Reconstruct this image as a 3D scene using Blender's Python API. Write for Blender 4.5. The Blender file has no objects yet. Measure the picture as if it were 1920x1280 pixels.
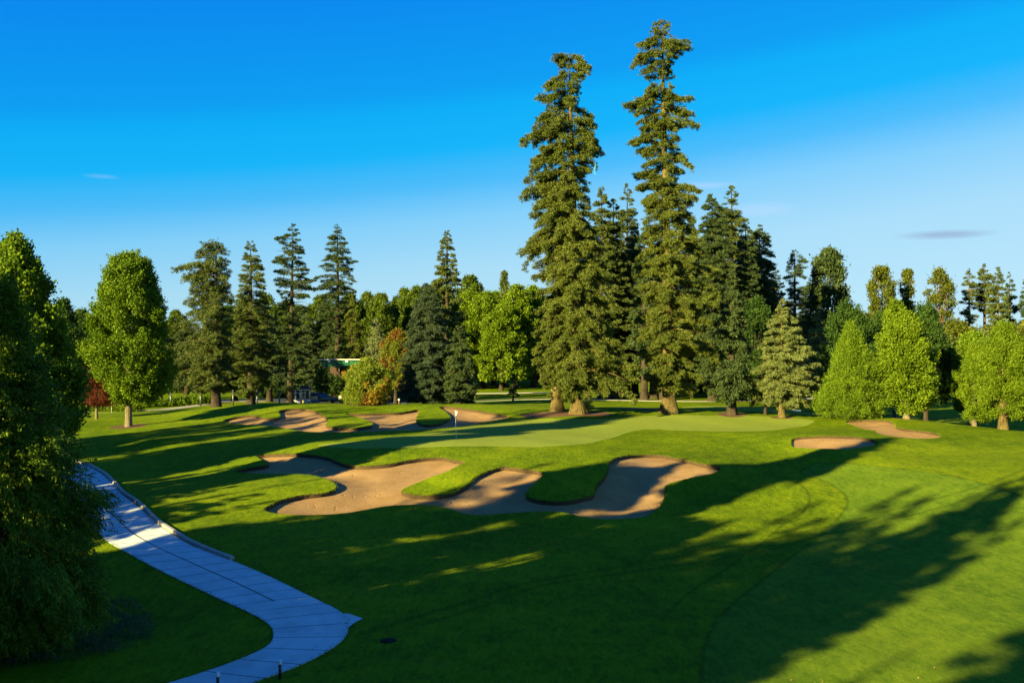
import bpy, math, random
import numpy as np
from mathutils import Vector, geometry
R = math.radians
F = 1867.0; CX = 960.0; HY = 700.0; CAMZ = 8.5     # lens in photo pixels, horizon row, eye height
SUN_AZ = 43.8                                       # light travels this far right of the view direction
SUN_EL = 17.0
scene = bpy.context.scene
col = scene.collection

# ------------------------------------------------------------------ helpers
def link(o, parent=None):
    col.objects.link(o)
    if parent is not None: o.parent = parent
    return o
def tag(o, label=None, cat=None, group=None, kind=None):
    if label: o['label'] = label
    if cat: o['category'] = cat
    if group: o['group'] = group
    if kind: o['kind'] = kind
    return o
def empty(name, loc, label, cat, group=None, rz=0.0):
    o = bpy.data.objects.new(name, None); o.location = loc; o.rotation_euler.z = rz
    o.empty_display_size = 0.3
    link(o); return tag(o, label, cat, group)
def mesh_obj(name, V, Fc, mats, parent=None, smooth=False, loc=None, mi=None):
    V = np.asarray(V, dtype=np.float32).reshape(-1, 3)
    me = bpy.data.meshes.new(name)
    if isinstance(Fc, np.ndarray):
        n, k = Fc.shape
        me.vertices.add(len(V)); me.vertices.foreach_set('co', V.ravel())
        me.loops.add(n * k); me.loops.foreach_set('vertex_index', Fc.astype(np.int32).ravel())
        me.polygons.add(n); me.polygons.foreach_set('loop_start', np.arange(0, n * k, k, dtype=np.int32))
        me.update(calc_edges=True)
    else:
        me.from_pydata([tuple(map(float, v)) for v in V], [], [tuple(int(i) for i in f) for f in Fc])
    if not isinstance(mats, (list, tuple)): mats = [mats]
    for m in mats: me.materials.append(m)
    if mi is not None: me.polygons.foreach_set('material_index', np.asarray(mi, dtype=np.int32))
    if smooth: me.polygons.foreach_set('use_smooth', np.ones(len(me.polygons), dtype=bool))
    me.update(); me.validate()
    o = bpy.data.objects.new(name, me)
    if loc is not None: o.location = loc
    return link(o, parent)

class MB:
    "collects boxes, tubes and lathes into one mesh"
    def __init__(s): s.v = []; s.f = []; s.m = []; s.cur = 0
    def add(s, V, Fs):
        b = len(s.v); s.v += [tuple(v) for v in V]; s.f += [tuple(b + i for i in f) for f in Fs]; s.m += [s.cur] * len(Fs); return s
    def box(s, c, d, rz=0, ch=0.0):
        cx, cy, cz = c; a, b, h = d[0] / 2, d[1] / 2, d[2] / 2
        P = []
        if ch <= 0:
            P = [(x * a, y * b, z * h) for z in (-1, 1) for (x, y) in ((-1, -1), (1, -1), (1, 1), (-1, 1))]
            Fs = [(3, 2, 1, 0), (4, 5, 6, 7), (0, 1, 5, 4), (1, 2, 6, 5), (2, 3, 7, 6), (3, 0, 4, 7)]
        else:
            k = ch
            ring = [(-a + k, -b), (a - k, -b), (a, -b + k), (a, b - k), (a - k, b), (-a + k, b), (-a, b - k), (-a, -b + k)]
            P = [(x, y, -h) for x, y in ring] + [(x, y, h - k) for x, y in ring] + [(x * (a - k) / a, y * (b - k) / b, h) for x, y in ring]
            Fs = [tuple(range(7, -1, -1)), tuple(range(16, 24))]
            for lv in (0, 8):
                Fs += [(lv + i, lv + (i + 1) % 8, lv + 8 + (i + 1) % 8, lv + 8 + i) for i in range(8)]
        cs, sn = math.cos(rz), math.sin(rz)
        return s.add([(cx + x * cs - y * sn, cy + x * sn + y * cs, cz + z) for x, y, z in P], Fs)
    def lathe(s, prof, c=(0, 0, 0), n=12, axis='z'):
        P = []; Fs = []
        for (r, z) in prof:
            for i in range(n):
                a = 2 * math.pi * i / n; x, y = r * math.cos(a), r * math.sin(a)
                p = (x, y, z) if axis == 'z' else ((z, x, y) if axis == 'x' else (x, z, y))
                P.append((c[0] + p[0], c[1] + p[1], c[2] + p[2]))
        for j in range(len(prof) - 1):
            for i in range(n):
                Fs.append((j * n + i, j * n + (i + 1) % n, (j + 1) * n + (i + 1) % n, (j + 1) * n + i))
        Fs.append(tuple(range(n - 1, -1, -1))); Fs.append(tuple((len(prof) - 1) * n + i for i in range(n)))
        return s.add(P, Fs)
    def tube(s, pts, rad, n=8):
        pts = [np.array(p, float) for p in pts]; P = []; Fs = []
        rad = rad if hasattr(rad, '__len__') else [rad] * len(pts)
        for j, p in enumerate(pts):
            t = pts[min(j + 1, len(pts) - 1)] - pts[max(j - 1, 0)]; t /= (np.linalg.norm(t) + 1e-9)
            u = np.cross(t, (0, 0, 1.0)) if abs(t[2]) < 0.9 else np.cross(t, (1.0, 0, 0)); u /= np.linalg.norm(u); w = np.cross(t, u)
            for i in range(n):
                a = 2 * math.pi * i / n; P.append(tuple(p + (u * math.cos(a) + w * math.sin(a)) * rad[j]))
        for j in range(len(pts) - 1):
            for i in range(n): Fs.append((j * n + i, j * n + (i + 1) % n, (j + 1) * n + (i + 1) % n, (j + 1) * n + i))
        Fs.append(tuple(range(n - 1, -1, -1))); Fs.append(tuple((len(pts) - 1) * n + i for i in range(n)))
        return s.add(P, Fs)
    def build(s, name, mat, parent=None, smooth=False, loc=None):
        return mesh_obj(name, s.v, s.f, mat, parent, smooth, loc, s.m)

# ------------------------------------------------------------------ terrain
CTRL = [  # px, py in the photo and the height of the ground there (D follows from it)
 (0,1279,-.5),(480,1280,-.3),(960,1280,0),(1440,1280,.1),(1920,1280,.2),
 (0,1130,-.5),(250,1150,-.4),(450,1120,-.1),(700,1120,0),(1200,1120,.1),(1600,1120,.2),(1920,1120,.5),
 (200,1000,.6),(440,1050,.35),(330,1005,.8),(800,1020,.35),(1200,1030,.35),(1600,1000,.6),(1920,980,1.3),
 (300,940,1.5),(400,920,1.75),(240,920,1.35),(150,870,1.7),(150,920,1.2),(-200,1000,0.6),(-400,900,1.5),(-700,1250,-.5),(-300,1280,-.5),
 (500,960,1.15),(650,962,.95),(870,964,.85),(1100,972,.75),(1230,960,.85),
 (470,905,1.95),(560,900,2.05),(450,870,2.1),(700,915,1.75),(830,915,1.65),(970,930,1.4),(1100,925,1.45),(1200,920,1.4),
 (500,852,2.6),(620,855,2.7),(700,868,2.55),(820,860,2.75),(950,874,2.6),(1080,870,2.7),(1206,852,2.9),(1340,874,2.55),
 (850,890,2.35),(940,895,2.15),(1060,900,2.25),(1180,890,2.2),
 (600,838,3.1),(760,841,3.25),(900,838,3.3),(1040,838,3.3),(1180,812,3.45),(1300,810,3.45),(1500,798,3.6),
 (660,820,3.4),(780,812,3.5),(900,800,3.75),(1000,786,4.05),(1100,800,3.65),(1250,790,3.85),(1400,788,3.85),
 (1080,779,4.4),(1250,773,4.5),(1400,775,4.3),(1530,780,4.1),(1600,783,4.0),(1700,784,4.0),(1560,800,3.8),
 (1400,845,2.85),(1500,850,2.75),(1400,900,1.9),(1500,880,2.2),(1700,850,2.9),(1600,900,2.0),(1800,900,2.3),(1920,870,2.9),(1920,930,2.0),
 (1490,830,3.35),(1560,840,3.3),(1640,830,3.45),(1560,818,3.75),(1640,790,4.0),(1700,808,3.75),(1755,817,3.55),(1750,800,3.8),
 (1840,806,3.75),(1920,813,3.55),(2100,840,3.2),(2400,1000,1.5),(2600,1280,.5),
 # left
 (300,850,2.2),(400,845,2.45),(200,850,2.1),(150,830,2.5),(300,820,3.0),(400,815,3.1),(500,815,3.2),(200,800,3.3),(320,790,3.65),
 (240,795,3.45),(180,783,3.7),(400,775,4.3),(440,762,4.9),(500,756,5.25),(600,757,5.2),(560,800,3.6),(640,806,3.55),(760,806,3.6),(850,802,3.75),
 (540,770,4.7),(620,782,4.25),(700,776,4.4),(780,765,4.85),(850,757,5.15),(760,759,5.1),(930,768,4.8),(960,778,4.35),(820,790,4.1),(730,795,3.95),
 (420,790,3.8),(330,768,4.3),
]
DCT = [ # px, py, D : points behind the crests
 (160,775,118),(300,771,125),(160,762,145),(300,760,150),(450,753,150),(600,757,150),(700,757,150),(700,766,122),(560,764,122),(820,762,125),
 (950,757,125),(1000,762,118),(1100,762,122),(1250,762,125),(1380,768,118),(1480,770,118),(1380,757,140),(1000,750,145),(1150,751,145),(900,742,180),
 (1250,742,165),(1250,716,230),(950,716,230),(880,712,240),(1100,712,235),(1500,745,160),(1500,722,230),(400,740,190),(150,740,190),(600,742,190),(400,725,260),(-200,745,170),(-100,790,100),
 (1600,790,112),(1720,800,104),(1850,820,103),(1950,826,103),(1700,770,140),(1850,768,150),(1780,745,175),(1900,735,210),(1650,735,210),(2100,760,160),(2300,760,170),
]
def build_tps():
    P = []
    for x, y, z in CTRL:
        D = (CAMZ - z) * F / (y - HY); P.append(((x - CX) / F * D, D, z))
    for x, y, D in DCT: P.append(((x - CX) / F * D, D, CAMZ - (y - HY) * D / F))
    for a in range(-75, 76, 15): P.append((320 * math.sin(R(a)), 320 * math.cos(R(a)), 7.5))
    for X, Y, z in ((-30,10,-.3),(0,10,0),(30,10,.2),(-70,10,.3),(70,10,.6),(-90,60,2.2),(80,50,2.2),(90,90,3.4),(-100,110,3.6),(0,-30,.2),(-80,-40,.5),(80,-40,.5),(-150,0,1),(150,0,1),(0,-120,1),(-150,-120,1),(150,-120,1),
                    (-15,20,-.4),(15,20,.1)):
        P.append((X, Y, z))
    P = np.array(P, float)
    def U(r2): return 0.5 * r2 * np.log(r2 + 1e-9)
    X = P[:, :2] / 50.0; n = len(X)
    r2 = ((X[:, None] - X[None]) ** 2).sum(-1)
    K = U(r2) + np.eye(n) * 0.0012
    A = np.zeros((n + 3, n + 3)); A[:n, :n] = K; A[:n, n] = 1; A[:n, n + 1:] = X; A[n, :n] = 1; A[n + 1:, :n] = X.T
    b = np.zeros(n + 3); b[:n] = P[:, 2]
    w = np.linalg.solve(A, b)
    return X, w
TX, TW = build_tps()
def H(x, y):
    "height of the smooth ground"
    x = np.asarray(x, float); y = np.asarray(y, float); sh = x.shape; x = x.ravel(); y = y.ravel()
    r = np.hypot(x, y) + 1e-6; k = np.minimum(1, 330.0 / r); x2 = x * k; y2 = y * k
    yb = np.maximum(y2, -120); out = np.empty(len(x))
    for i in range(0, len(x), 20000):
        q = np.stack([x2[i:i + 20000], yb[i:i + 20000]], -1) / 50.0
        r2 = ((q[:, None] - TX[None]) ** 2).sum(-1)
        out[i:i + 20000] = (0.5 * r2 * np.log(r2 + 1e-9)) @ TW[:-3] + TW[-3] + q @ TW[-2:]
    nr = np.clip((140 - r) / 20, 0, 1) * np.clip((y - 8) / 8, 0, 1)
    out = out + nr * 0.035 * np.sin(x * .6 + 1.3 * np.sin(y * .25)) * np.sin(y * .45 + x * .2)
    return out.reshape(sh)
def Hs(x, y): return float(H(np.array([x]), np.array([y]))[0])
def hit(pts, dmin=15.0, dmax=300.0):
    "where the sight lines through photo points meet the ground"
    pts = np.asarray(pts, float); u = (pts[:, 0] - CX) / F; v = (pts[:, 1] - HY) / F
    D = dmin * (dmax / dmin) ** np.linspace(0, 1, 500)
    XX = u[:, None] * D[None]; YY = np.broadcast_to(D[None], XX.shape); Z = CAMZ - v[:, None] * D[None]
    G = Z - H(XX, YY)
    out = []
    for i in range(len(pts)):
        s = np.where(G[i] <= 0)[0]
        if len(s) == 0: k = int(np.argmin(G[i])); d = D[k]
        else:
            k = s[0]; 
            if k == 0: d = D[0]
            else: g0, g1 = G[i, k - 1], G[i, k]; d = D[k - 1] + (D[k] - D[k - 1]) * g0 / (g0 - g1 + 1e-12)
        out.append((u[i] * d, d))
    return np.array(out)
def at(px, D, dz=0.0):
    "ground point in column px at distance D"
    x = (px - CX) / F * D; return (x, D, Hs(x, D) + dz)
def smooth_poly(P, closed=True, step=0.35):
    P = np.asarray(P, float); n = len(P); out = []
    rng = range(n) if closed else range(n - 1)
    for i in rng:
        if closed: p0, p1, p2, p3 = P[(i - 1) % n], P[i], P[(i + 1) % n], P[(i + 2) % n]
        else: p0, p1, p2, p3 = P[max(i - 1, 0)], P[i], P[i + 1], P[min(i + 2, n - 1)]
        m = max(1, int(math.ceil(np.linalg.norm(p2 - p1) / step)))
        # centripetal-ish: limit the tangents so near points do not overshoot
        L = np.linalg.norm(p2 - p1); t1 = (p2 - p0) / 2; t2 = (p3 - p1) / 2
        for t in (t1, t2):
            l = np.linalg.norm(t)
            if l > L: t *= L / l
        for k in range(m):
            t = k / m; h1 = 2*t**3-3*t**2+1; h2 = t**3-2*t**2+t; h3 = -2*t**3+3*t**2; h4 = t**3-t**2
            out.append(h1*p1 + h2*t1 + h3*p2 + h4*t2)
    if not closed: out.append(P[-1])
    return np.array(out)
def inside(poly, x, y):
    poly = np.asarray(poly); r = np.zeros(x.shape, bool); x0, y0 = poly[-1]
    m = (x > poly[:, 0].min()) & (x < poly[:, 0].max()) & (y > poly[:, 1].min()) & (y < poly[:, 1].max())
    xi, yi = x[m], y[m]; ri = np.zeros(xi.shape, bool)
    for x1, y1 in poly:
        c = ((y1 > yi) != (y0 > yi))
        if c.any():
            t = (x0 - x1) * (yi - y1) / ((y0 - y1) if y0 != y1 else 1e-9) + x1
            ri ^= c & (xi < t)
        x0, y0 = x1, y1
    r[m] = ri; return r
def dist_poly(poly, x, y, closed=True):
    A = np.asarray(poly); B = np.roll(A, -1, 0) if closed else A[1:]; A = A if closed else A[:-1]
    out = np.full(len(x), 1e9)
    for i in range(0, len(x), 4000):
        p = np.stack([x[i:i+4000], y[i:i+4000]], -1)[:, None]
        d = B - A; t = ((p - A) * d).sum(-1) / ((d * d).sum(-1) + 1e-12); t = np.clip(t, 0, 1)
        q = A + t[..., None] * d
        out[i:i+4000] = np.sqrt(((p - q) ** 2).sum(-1)).min(1)
    return out
# ------------------------------------------------------------------ materials
def nodes(name):
    m = bpy.data.materials.new(name); m.use_nodes = True
    nt = m.node_tree; nt.nodes.clear(); return m, nt, nt.nodes, nt.links
def ramp(N, L, fac, stops):
    r = N.new('ShaderNodeValToRGB'); e = r.color_ramp.elements
    while len(e) > len(stops): e.remove(e[-1])
    while len(e) < len(stops): e.new(0.5)
    for k, (p, c) in enumerate(stops): e[k].position = p; e[k].color = (*c, 1)
    L.new(fac, r.inputs[0]); return r.outputs[0]
def noise(N, L, vec, scale, detail=4, rough=0.6, dist=0.0):
    n = N.new('ShaderNodeTexNoise'); n.inputs['Scale'].default_value = scale; n.inputs['Detail'].default_value = detail
    n.inputs['Roughness'].default_value = rough; n.inputs['Distortion'].default_value = dist
    L.new(vec, n.inputs['Vector']); return n.outputs['Fac']
def mixc(N, L, fac, a, b, mode='MIX'):
    m = N.new('ShaderNodeMix'); m.data_type = 'RGBA'; m.blend_type = mode
    for s, v in ((m.inputs['Factor'], fac), (m.inputs['A'], a), (m.inputs['B'], b)):
        if hasattr(v, 'is_output'): L.new(v, s)
        elif isinstance(v, (tuple, list)): s.default_value = (*v[:3], 1)
        else: s.default_value = v
    return m.outputs['Result']
def mathn(N, L, op, a, b=0.0):
    m = N.new('ShaderNodeMath'); m.operation = op
    for s, v in ((m.inputs[0], a), (m.inputs[1], b)):
        if hasattr(v, 'is_output'): L.new(v, s)
        else: s.default_value = v
    return m.outputs[0]
def objco(N, L):
    t = N.new('ShaderNodeTexCoord'); return t.outputs['Object']
def scaled(N, L, vec, s):
    m = N.new('ShaderNodeMapping'); m.inputs['Scale'].default_value = s; L.new(vec, m.inputs['Vector']); return m.outputs[0]
def principled(N, L, colr, rough=0.8, bump=None, bdist=0.02, bstr=1.0, spec=0.3, metal=0.0):
    p = N.new('ShaderNodeBsdfPrincipled'); o = N.new('ShaderNodeOutputMaterial')
    if hasattr(colr, 'is_output'): L.new(colr, p.inputs['Base Color'])
    else: p.inputs['Base Color'].default_value = (*colr, 1)
    if hasattr(rough, 'is_output'): L.new(rough, p.inputs['Roughness'])
    else: p.inputs['Roughness'].default_value = rough
    p.inputs['Specular IOR Level'].default_value = spec; p.inputs['Metallic'].default_value = metal
    if bump is not None:
        b = N.new('ShaderNodeBump'); b.inputs['Distance'].default_value = bdist; b.inputs['Strength'].default_value = bstr
        L.new(bump, b.inputs['Height']); L.new(b.outputs[0], p.inputs['Normal'])
    L.new(p.outputs[0], o.inputs[0]); return p

def grass_mat(name, dark, mid, light, dry, fine=14.0, bd=0.05, bs=0.7, dryamt=0.5, patch=0.35):
    m, nt, N, L = nodes(name); co = objco(N, L)
    big = noise(N, L, co, 0.11, 5, 0.6, 0.4); medn = noise(N, L, scaled(N, L, co, (1, 0.55, 1)), 1.1, 6, 0.7)
    fn = noise(N, L, scaled(N, L, co, (1, 0.45, 1)), fine, 5, 0.75); streak = noise(N, L, scaled(N, L, co, (1.0, 0.35, 1)), 5.0, 4, 0.7)
    f1 = mathn(N, L, 'ADD', mathn(N, L, 'MULTIPLY', big, patch), mathn(N, L, 'MULTIPLY', medn, 0.36))
    f2 = mathn(N, L, 'ADD', mathn(N, L, 'MULTIPLY', fn, 0.50), mathn(N, L, 'MULTIPLY', streak, 0.42))
    f = mathn(N, L, 'ADD', f1, f2)
    c = ramp(N, L, f, [(0.69, dark), (0.82, mid), (0.95, light)])
    d = noise(N, L, co, 0.45, 6, 0.75, 1.0)
    dm = N.new('ShaderNodeMapRange'); dm.inputs['From Min'].default_value = 0.58; dm.inputs['From Max'].default_value = 0.75; dm.inputs['To Max'].default_value = dryamt
    L.new(d, dm.inputs['Value']); c = mixc(N, L, dm.outputs[0], c, dry)
    a = N.new('ShaderNodeAttribute'); a.attribute_name = 'turf_line'
    c = mixc(N, L, mathn(N, L, 'MULTIPLY', a.outputs['Fac'], 0.55), c, (dark[0] * .35, dark[1] * .35, dark[2] * .5))
    bmp = mathn(N, L, 'ADD', mathn(N, L, 'MULTIPLY', fn, 0.6), mathn(N, L, 'MULTIPLY', streak, 0.6))
    principled(N, L, c, 0.9, bmp, bd, bs, 0.02); return m
M = {}
M['rough'] = grass_mat('rough_grass', (.044, .085, .0030), (.102, .158, .0035), (.170, .222, .005), (.20, .165, .015))
M['fairway'] = grass_mat('fairway_grass', (.050, .106, .007), (.098, .162, .009), (.145, .212, .013), (.17, .175, .02), 22, .03, .5, 0.35, .3)
M['green'] = grass_mat('putting_grass', (.16, .215, .030), (.185, .24, .034), (.21, .26, .042), (.20, .225, .04), 40, .006, .25, 0.2, .3)
def sand_mat():
    m, nt, N, L = nodes('bunker_sand'); co = objco(N, L)
    big = noise(N, L, co, 0.5, 5, 0.6); fn = noise(N, L, co, 26, 4, 0.8)
    w = N.new('ShaderNodeTexWave'); w.inputs['Scale'].default_value = 3.2; w.inputs['Distortion'].default_value = 5.0; w.inputs['Detail'].default_value = 3; w.inputs['Detail Scale'].default_value = 0.4
    L.new(scaled(N, L, co, (1.5, 3.2, 1)), w.inputs['Vector'])
    v = N.new('ShaderNodeTexVoronoi'); v.inputs['Scale'].default_value = 2.0; v.inputs['Randomness'].default_value = 1.0; L.new(co, v.inputs['Vector'])
    pit = N.new('ShaderNodeMapRange'); pit.inputs['From Min'].default_value = 0.07; pit.inputs['From Max'].default_value = 0.2; L.new(v.outputs['Distance'], pit.inputs['Value'])
    area = N.new('ShaderNodeMapRange'); area.inputs['From Min'].default_value = 0.5; area.inputs['From Max'].default_value = 0.6; L.new(noise(N, L, co, 0.35, 3, 0.5), area.inputs['Value'])
    pit2 = mathn(N, L, 'SUBTRACT', 1.0, mathn(N, L, 'MULTIPLY', area.outputs[0], mathn(N, L, 'SUBTRACT', 1.0, pit.outputs[0])))
    f = mathn(N, L, 'ADD', mathn(N, L, 'MULTIPLY', big, .6), mathn(N, L, 'MULTIPLY', fn, .4))
    c = ramp(N, L, f, [(.35, (.215, .135, .05)), (.52, (.30, .19, .084)), (.68, (.39, .255, .112))])
    h = mathn(N, L, 'ADD', mathn(N, L, 'MULTIPLY', w.outputs['Fac'], .14), mathn(N, L, 'MULTIPLY', fn, .35))
    h = mathn(N, L, 'ADD', h, mathn(N, L, 'MULTIPLY', pit2, 1.3))
    principled(N, L, c, .95, h, .09, .9, .1); return m
M['sand'] = sand_mat()
def simple(name, c1, c2, scale=6, rough=.8, bd=.01, spec=.3, metal=0.0, bs=.6, stretch=(1, 1, 1)):
    m, nt, N, L = nodes(name); co = scaled(N, L, objco(N, L), stretch)
    n1 = noise(N, L, co, scale, 6, .65); c = ramp(N, L, n1, [(.35, c1), (.65, c2)])
    principled(N, L, c, rough, n1, bd, bs, spec, metal); return m
M['soil'] = simple('bunker_lip_soil', (.035, .022, .012), (.075, .05, .022), 9, .95, .05)
M['mulch'] = simple('bark_mulch', (.05, .024, .012), (.15, .075, .035), 14, .95, .05)
M['asphalt'] = simple('asphalt', (.055, .055, .06), (.09, .09, .095), 8, .85, .01)
M['kerb'] = simple('kerb_concrete', (.24, .23, .21), (.40, .38, .34), 5, .85, .02)
def concrete_path():
    m, nt, N, L = nodes('path_concrete'); co = objco(N, L)
    uv = N.new('ShaderNodeUVMap'); sx = N.new('ShaderNodeSeparateXYZ'); L.new(uv.outputs[0], sx.inputs[0])
    def line(coord, per, w, off=0.0):
        f = mathn(N, L, 'FRACT', mathn(N, L, 'DIVIDE', mathn(N, L, 'ADD', coord, off), per))
        d = mathn(N, L, 'ABSOLUTE', mathn(N, L, 'SUBTRACT', f, .5)); return mathn(N, L, 'GREATER_THAN', d, .5 - w / per / 2)
    cross = line(sx.outputs[1], 1.35, .05)
    cen = mathn(N, L, 'LESS_THAN', mathn(N, L, 'ABSOLUTE', sx.outputs[0]), .038)
    so_ = N.new('ShaderNodeSeparateXYZ'); L.new(co, so_.inputs[0]); cen = mathn(N, L, 'MULTIPLY', cen, mathn(N, L, 'GREATER_THAN', so_.outputs[1], 37.5))
    j = mathn(N, L, 'MAXIMUM', cross, cen)
    big = noise(N, L, co, .7, 6, .7, .5); fn = noise(N, L, co, 30, 3, .7)
    f = mathn(N, L, 'ADD', mathn(N, L, 'MULTIPLY', big, .75), mathn(N, L, 'MULTIPLY', fn, .25))
    c = ramp(N, L, f, [(.32, (.33, .39, .41)), (.5, (.46, .54, .57)), (.7, (.56, .63, .65))])
    # each slab a slightly different tone
    sl = N.new('ShaderNodeTexWhiteNoise'); sl.noise_dimensions = '1D'; L.new(mathn(N, L, 'FLOOR', mathn(N, L, 'DIVIDE', mathn(N, L, 'ADD', sx.outputs[1], .675), 1.35)), sl.inputs['W'])
    c = mixc(N, L, mathn(N, L, 'MULTIPLY', sl.outputs[0], .16), c, (.3, .3, .31))
    st = N.new('ShaderNodeMapRange'); st.inputs['From Min'].default_value = .56; st.inputs['From Max'].default_value = .7; st.inputs['To Max'].default_value = .45
    L.new(noise(N, L, scaled(N, L, co, (1, 1, 1)), 1.6, 8, .8, 1.5), st.inputs['Value']); c = mixc(N, L, st.outputs[0], c, (.20, .19, .17))
    wr = N.new('ShaderNodeMapRange'); wr.inputs['From Min'].default_value = .25; wr.inputs['From Max'].default_value = .0; wr.inputs['To Max'].default_value = .22
    L.new(mathn(N, L, 'ABSOLUTE', mathn(N, L, 'SUBTRACT', mathn(N, L, 'ABSOLUTE', sx.outputs[0]), .55)), wr.inputs['Value']); c = mixc(N, L, mathn(N, L, 'MULTIPLY', wr.outputs[0], big), c, (.22, .22, .23))
    c = mixc(N, L, j, c, (.06, .06, .065))
    h = mathn(N, L, 'SUBTRACT', mathn(N, L, 'MULTIPLY', fn, .2), j)
    principled(N, L, c, .75, h, .012, .6, .25); return m
M['path'] = concrete_path()

# ------------------------------------------------------------------ outlines (photo pixels, put on the ground by sight lines)
FRONT = [(437,884),(462,877),(500,871),(502,866),(480,854),(525,850),(575,851),(612,856),(634,865),(650,870),(681,873),(728,869),(759,863),(794,858),(831,857),(853,862),(872,865),(862,871),(837,884),(803,896),(769,910),(753,919),(759,923),(781,927),(816,928),(837,926),(856,920),(878,906),(891,893),(916,881),(937,875),(947,874),(978,878),(1003,881),(1020,887),(1006,902),(991,918),(986,927),(1000,934),(1025,938),(1056,939),(1087,934),(1112,927),(1119,909),(1137,887),(1141,868),(1150,859),(1172,853),(1206,851),(1244,853),(1275,859),(1306,866),(1337,872),(1353,877),(1337,887),(1306,893),(1269,902),(1248,910),(1247,927),(1237,949),(1212,967),(1166,972),(1119,972),(1087,967),(1050,959),(1019,958),(978,960),(931,963),(900,965),(869,962),(850,956),(822,948),(775,946),(728,948),(681,956),(650,961),(587,965),(525,963),(494,956),(506,946),(531,935),(569,927),(603,924),(625,917),(630,910),(622,902),(603,895),(575,889),(541,888),(494,888)]
BACK = [(419,787),(447,780),(478,778),(491,782),(512,784),(525,781),(523,770),(541,766),(569,766),(594,771),(612,782),(616,787),(612,796),(631,801),(659,802),(681,801),(697,796),(694,790),(669,781),(647,775),(681,775),(712,774),(744,773),(766,770),(786,767),(785,774),(781,787),(787,793),(806,796),(828,792),(842,784),(840,776),(822,762),(837,761),(869,765),(906,771),(956,781),(916,790),(869,799),(806,805),(744,807),(681,809),(619,810),(575,809),(541,804),(509,799),(478,797),(437,794)]
OVAL = [(1483,830),(1485,822),(1501,819),(1534,817),(1577,817),(1610,819),(1636,824),(1646,830),(1636,835),(1610,839),(1577,842),(1537,841),(1505,839),(1487,838)]
KIDNEY = [(1583,789),(1610,787),(1642,787),(1669,789),(1678,794),(1682,800),(1705,805),(1734,808),(1757,812),(1765,817),(1754,821),(1724,822),(1692,820),(1662,816),(1642,811),(1641,807),(1623,805),(1610,801),(1596,796)]
GREEN = [(595,834),(640,839),(700,840),(760,839.5),(800,838),(850,836.5),(900,836),(960,837),(1020,837),(1080,833),(1120,827),(1150,820),(1180,810),(1200,805.5),(1230,804.5),(1280,807),(1360,808.5),(1440,807),(1490,801),(1522,793),(1526,789),(1508,785),(1460,781),(1400,779),(1300,778),(1220,779),(1180,781),(1120,785),(1060,785),(999,786),(930,792),(860,802),(780,815),(700,824),(640,829)]
FAIR = [(1500,886),(1536,898),(1576,919),(1589,939),(1580,961),(1536,1004),(1475,1050),(1401,1109),(1344,1162),(1322,1210),(1315,1290),(1330,1500),(1480,1900),(2200,1900),(2500,1400),(2450,1100),(2200,985),(1960,944),(1860,910),(1781,891),(1700,880),(1606,870),(1530,868)]
regions = []    # name, polygon(world), z offset, lip
def px_region(name, px, step, smooth=True):
    w = hit(px); return smooth_poly(w, True, step)
def ell(cx, cy, a, b, n=40, ph=0, wob=.12, seed=0):
    rr = random.Random(seed); k = [rr.uniform(0, 6.28) for _ in range(3)]
    return np.array([((cx + a * c * w), (cy + b * s * w)) for t in np.linspace(0, 2 * math.pi, n, endpoint=False) for c, s, w in [(math.cos(t + ph), math.sin(t + ph), 1 + wob * math.sin(2 * t + k[0]) + wob * .6 * math.sin(3 * t + k[1]))]])
P_front = px_region('front', FRONT, .3); P_back = px_region('back', BACK, .45); P_oval = px_region('oval', OVAL, .35); P_kid = px_region('kid', KIDNEY, .4)
P_green = px_region('green', GREEN, .6); P_fair = px_region('fair', FAIR, .8)
REG = [('green', P_green), ('fair', P_fair), ('sand', P_front), ('sand', P_back), ('sand', P_oval), ('sand', P_kid)]
g2 = at(1415, 122); P_g2 = ell(g2[0], g2[1], 9.0, 9.5, 50, wob=.05); REG.append(('green', P_g2))
b5 = at(1522, 126); P_b5 = ell(b5[0], b5[1], 2.3, 2.2, 30, wob=.1, seed=3); REG.append(('sand', P_b5))
b6 = at(1232, 107); P_b6 = ell(b6[0]-1.5, b6[1], 3.4, 2.6, 30, wob=.15, seed=5); REG.append(('mulch', P_b6))
g3 = at(120, 124); P_g3 = ell(g3[0], g3[1], 10, 5.0, 40, wob=.06, seed=8); REG.append(('green', P_g3))
MULCH = [(241, 97.5, 1.7, 1.7), (1068, 99, 4.2, 2.4), (1372, 103, 1.6, 1.8), (1466, 101, 1.2, 1.2), (684, 109, 3.0, 1.8), (405, 130, 2.4, 2.4), (1700, 97, 1.2, 1.2)]
for k, (px, D, a, b) in enumerate(MULCH):
    x, y, _ = at(px, D); REG.append(('mulch', ell(x, y, a, b, 30, wob=.1, seed=20 + k)))
x, y, _ = at(560, 160); P_lot = np.array([(x - 14, y - 5), (x + 13, y - 8), (x + 17, y + 8), (x - 10, y + 12)]); P_lot = smooth_poly(P_lot, True, 1.5); REG.append(('asphalt', P_lot))

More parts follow.
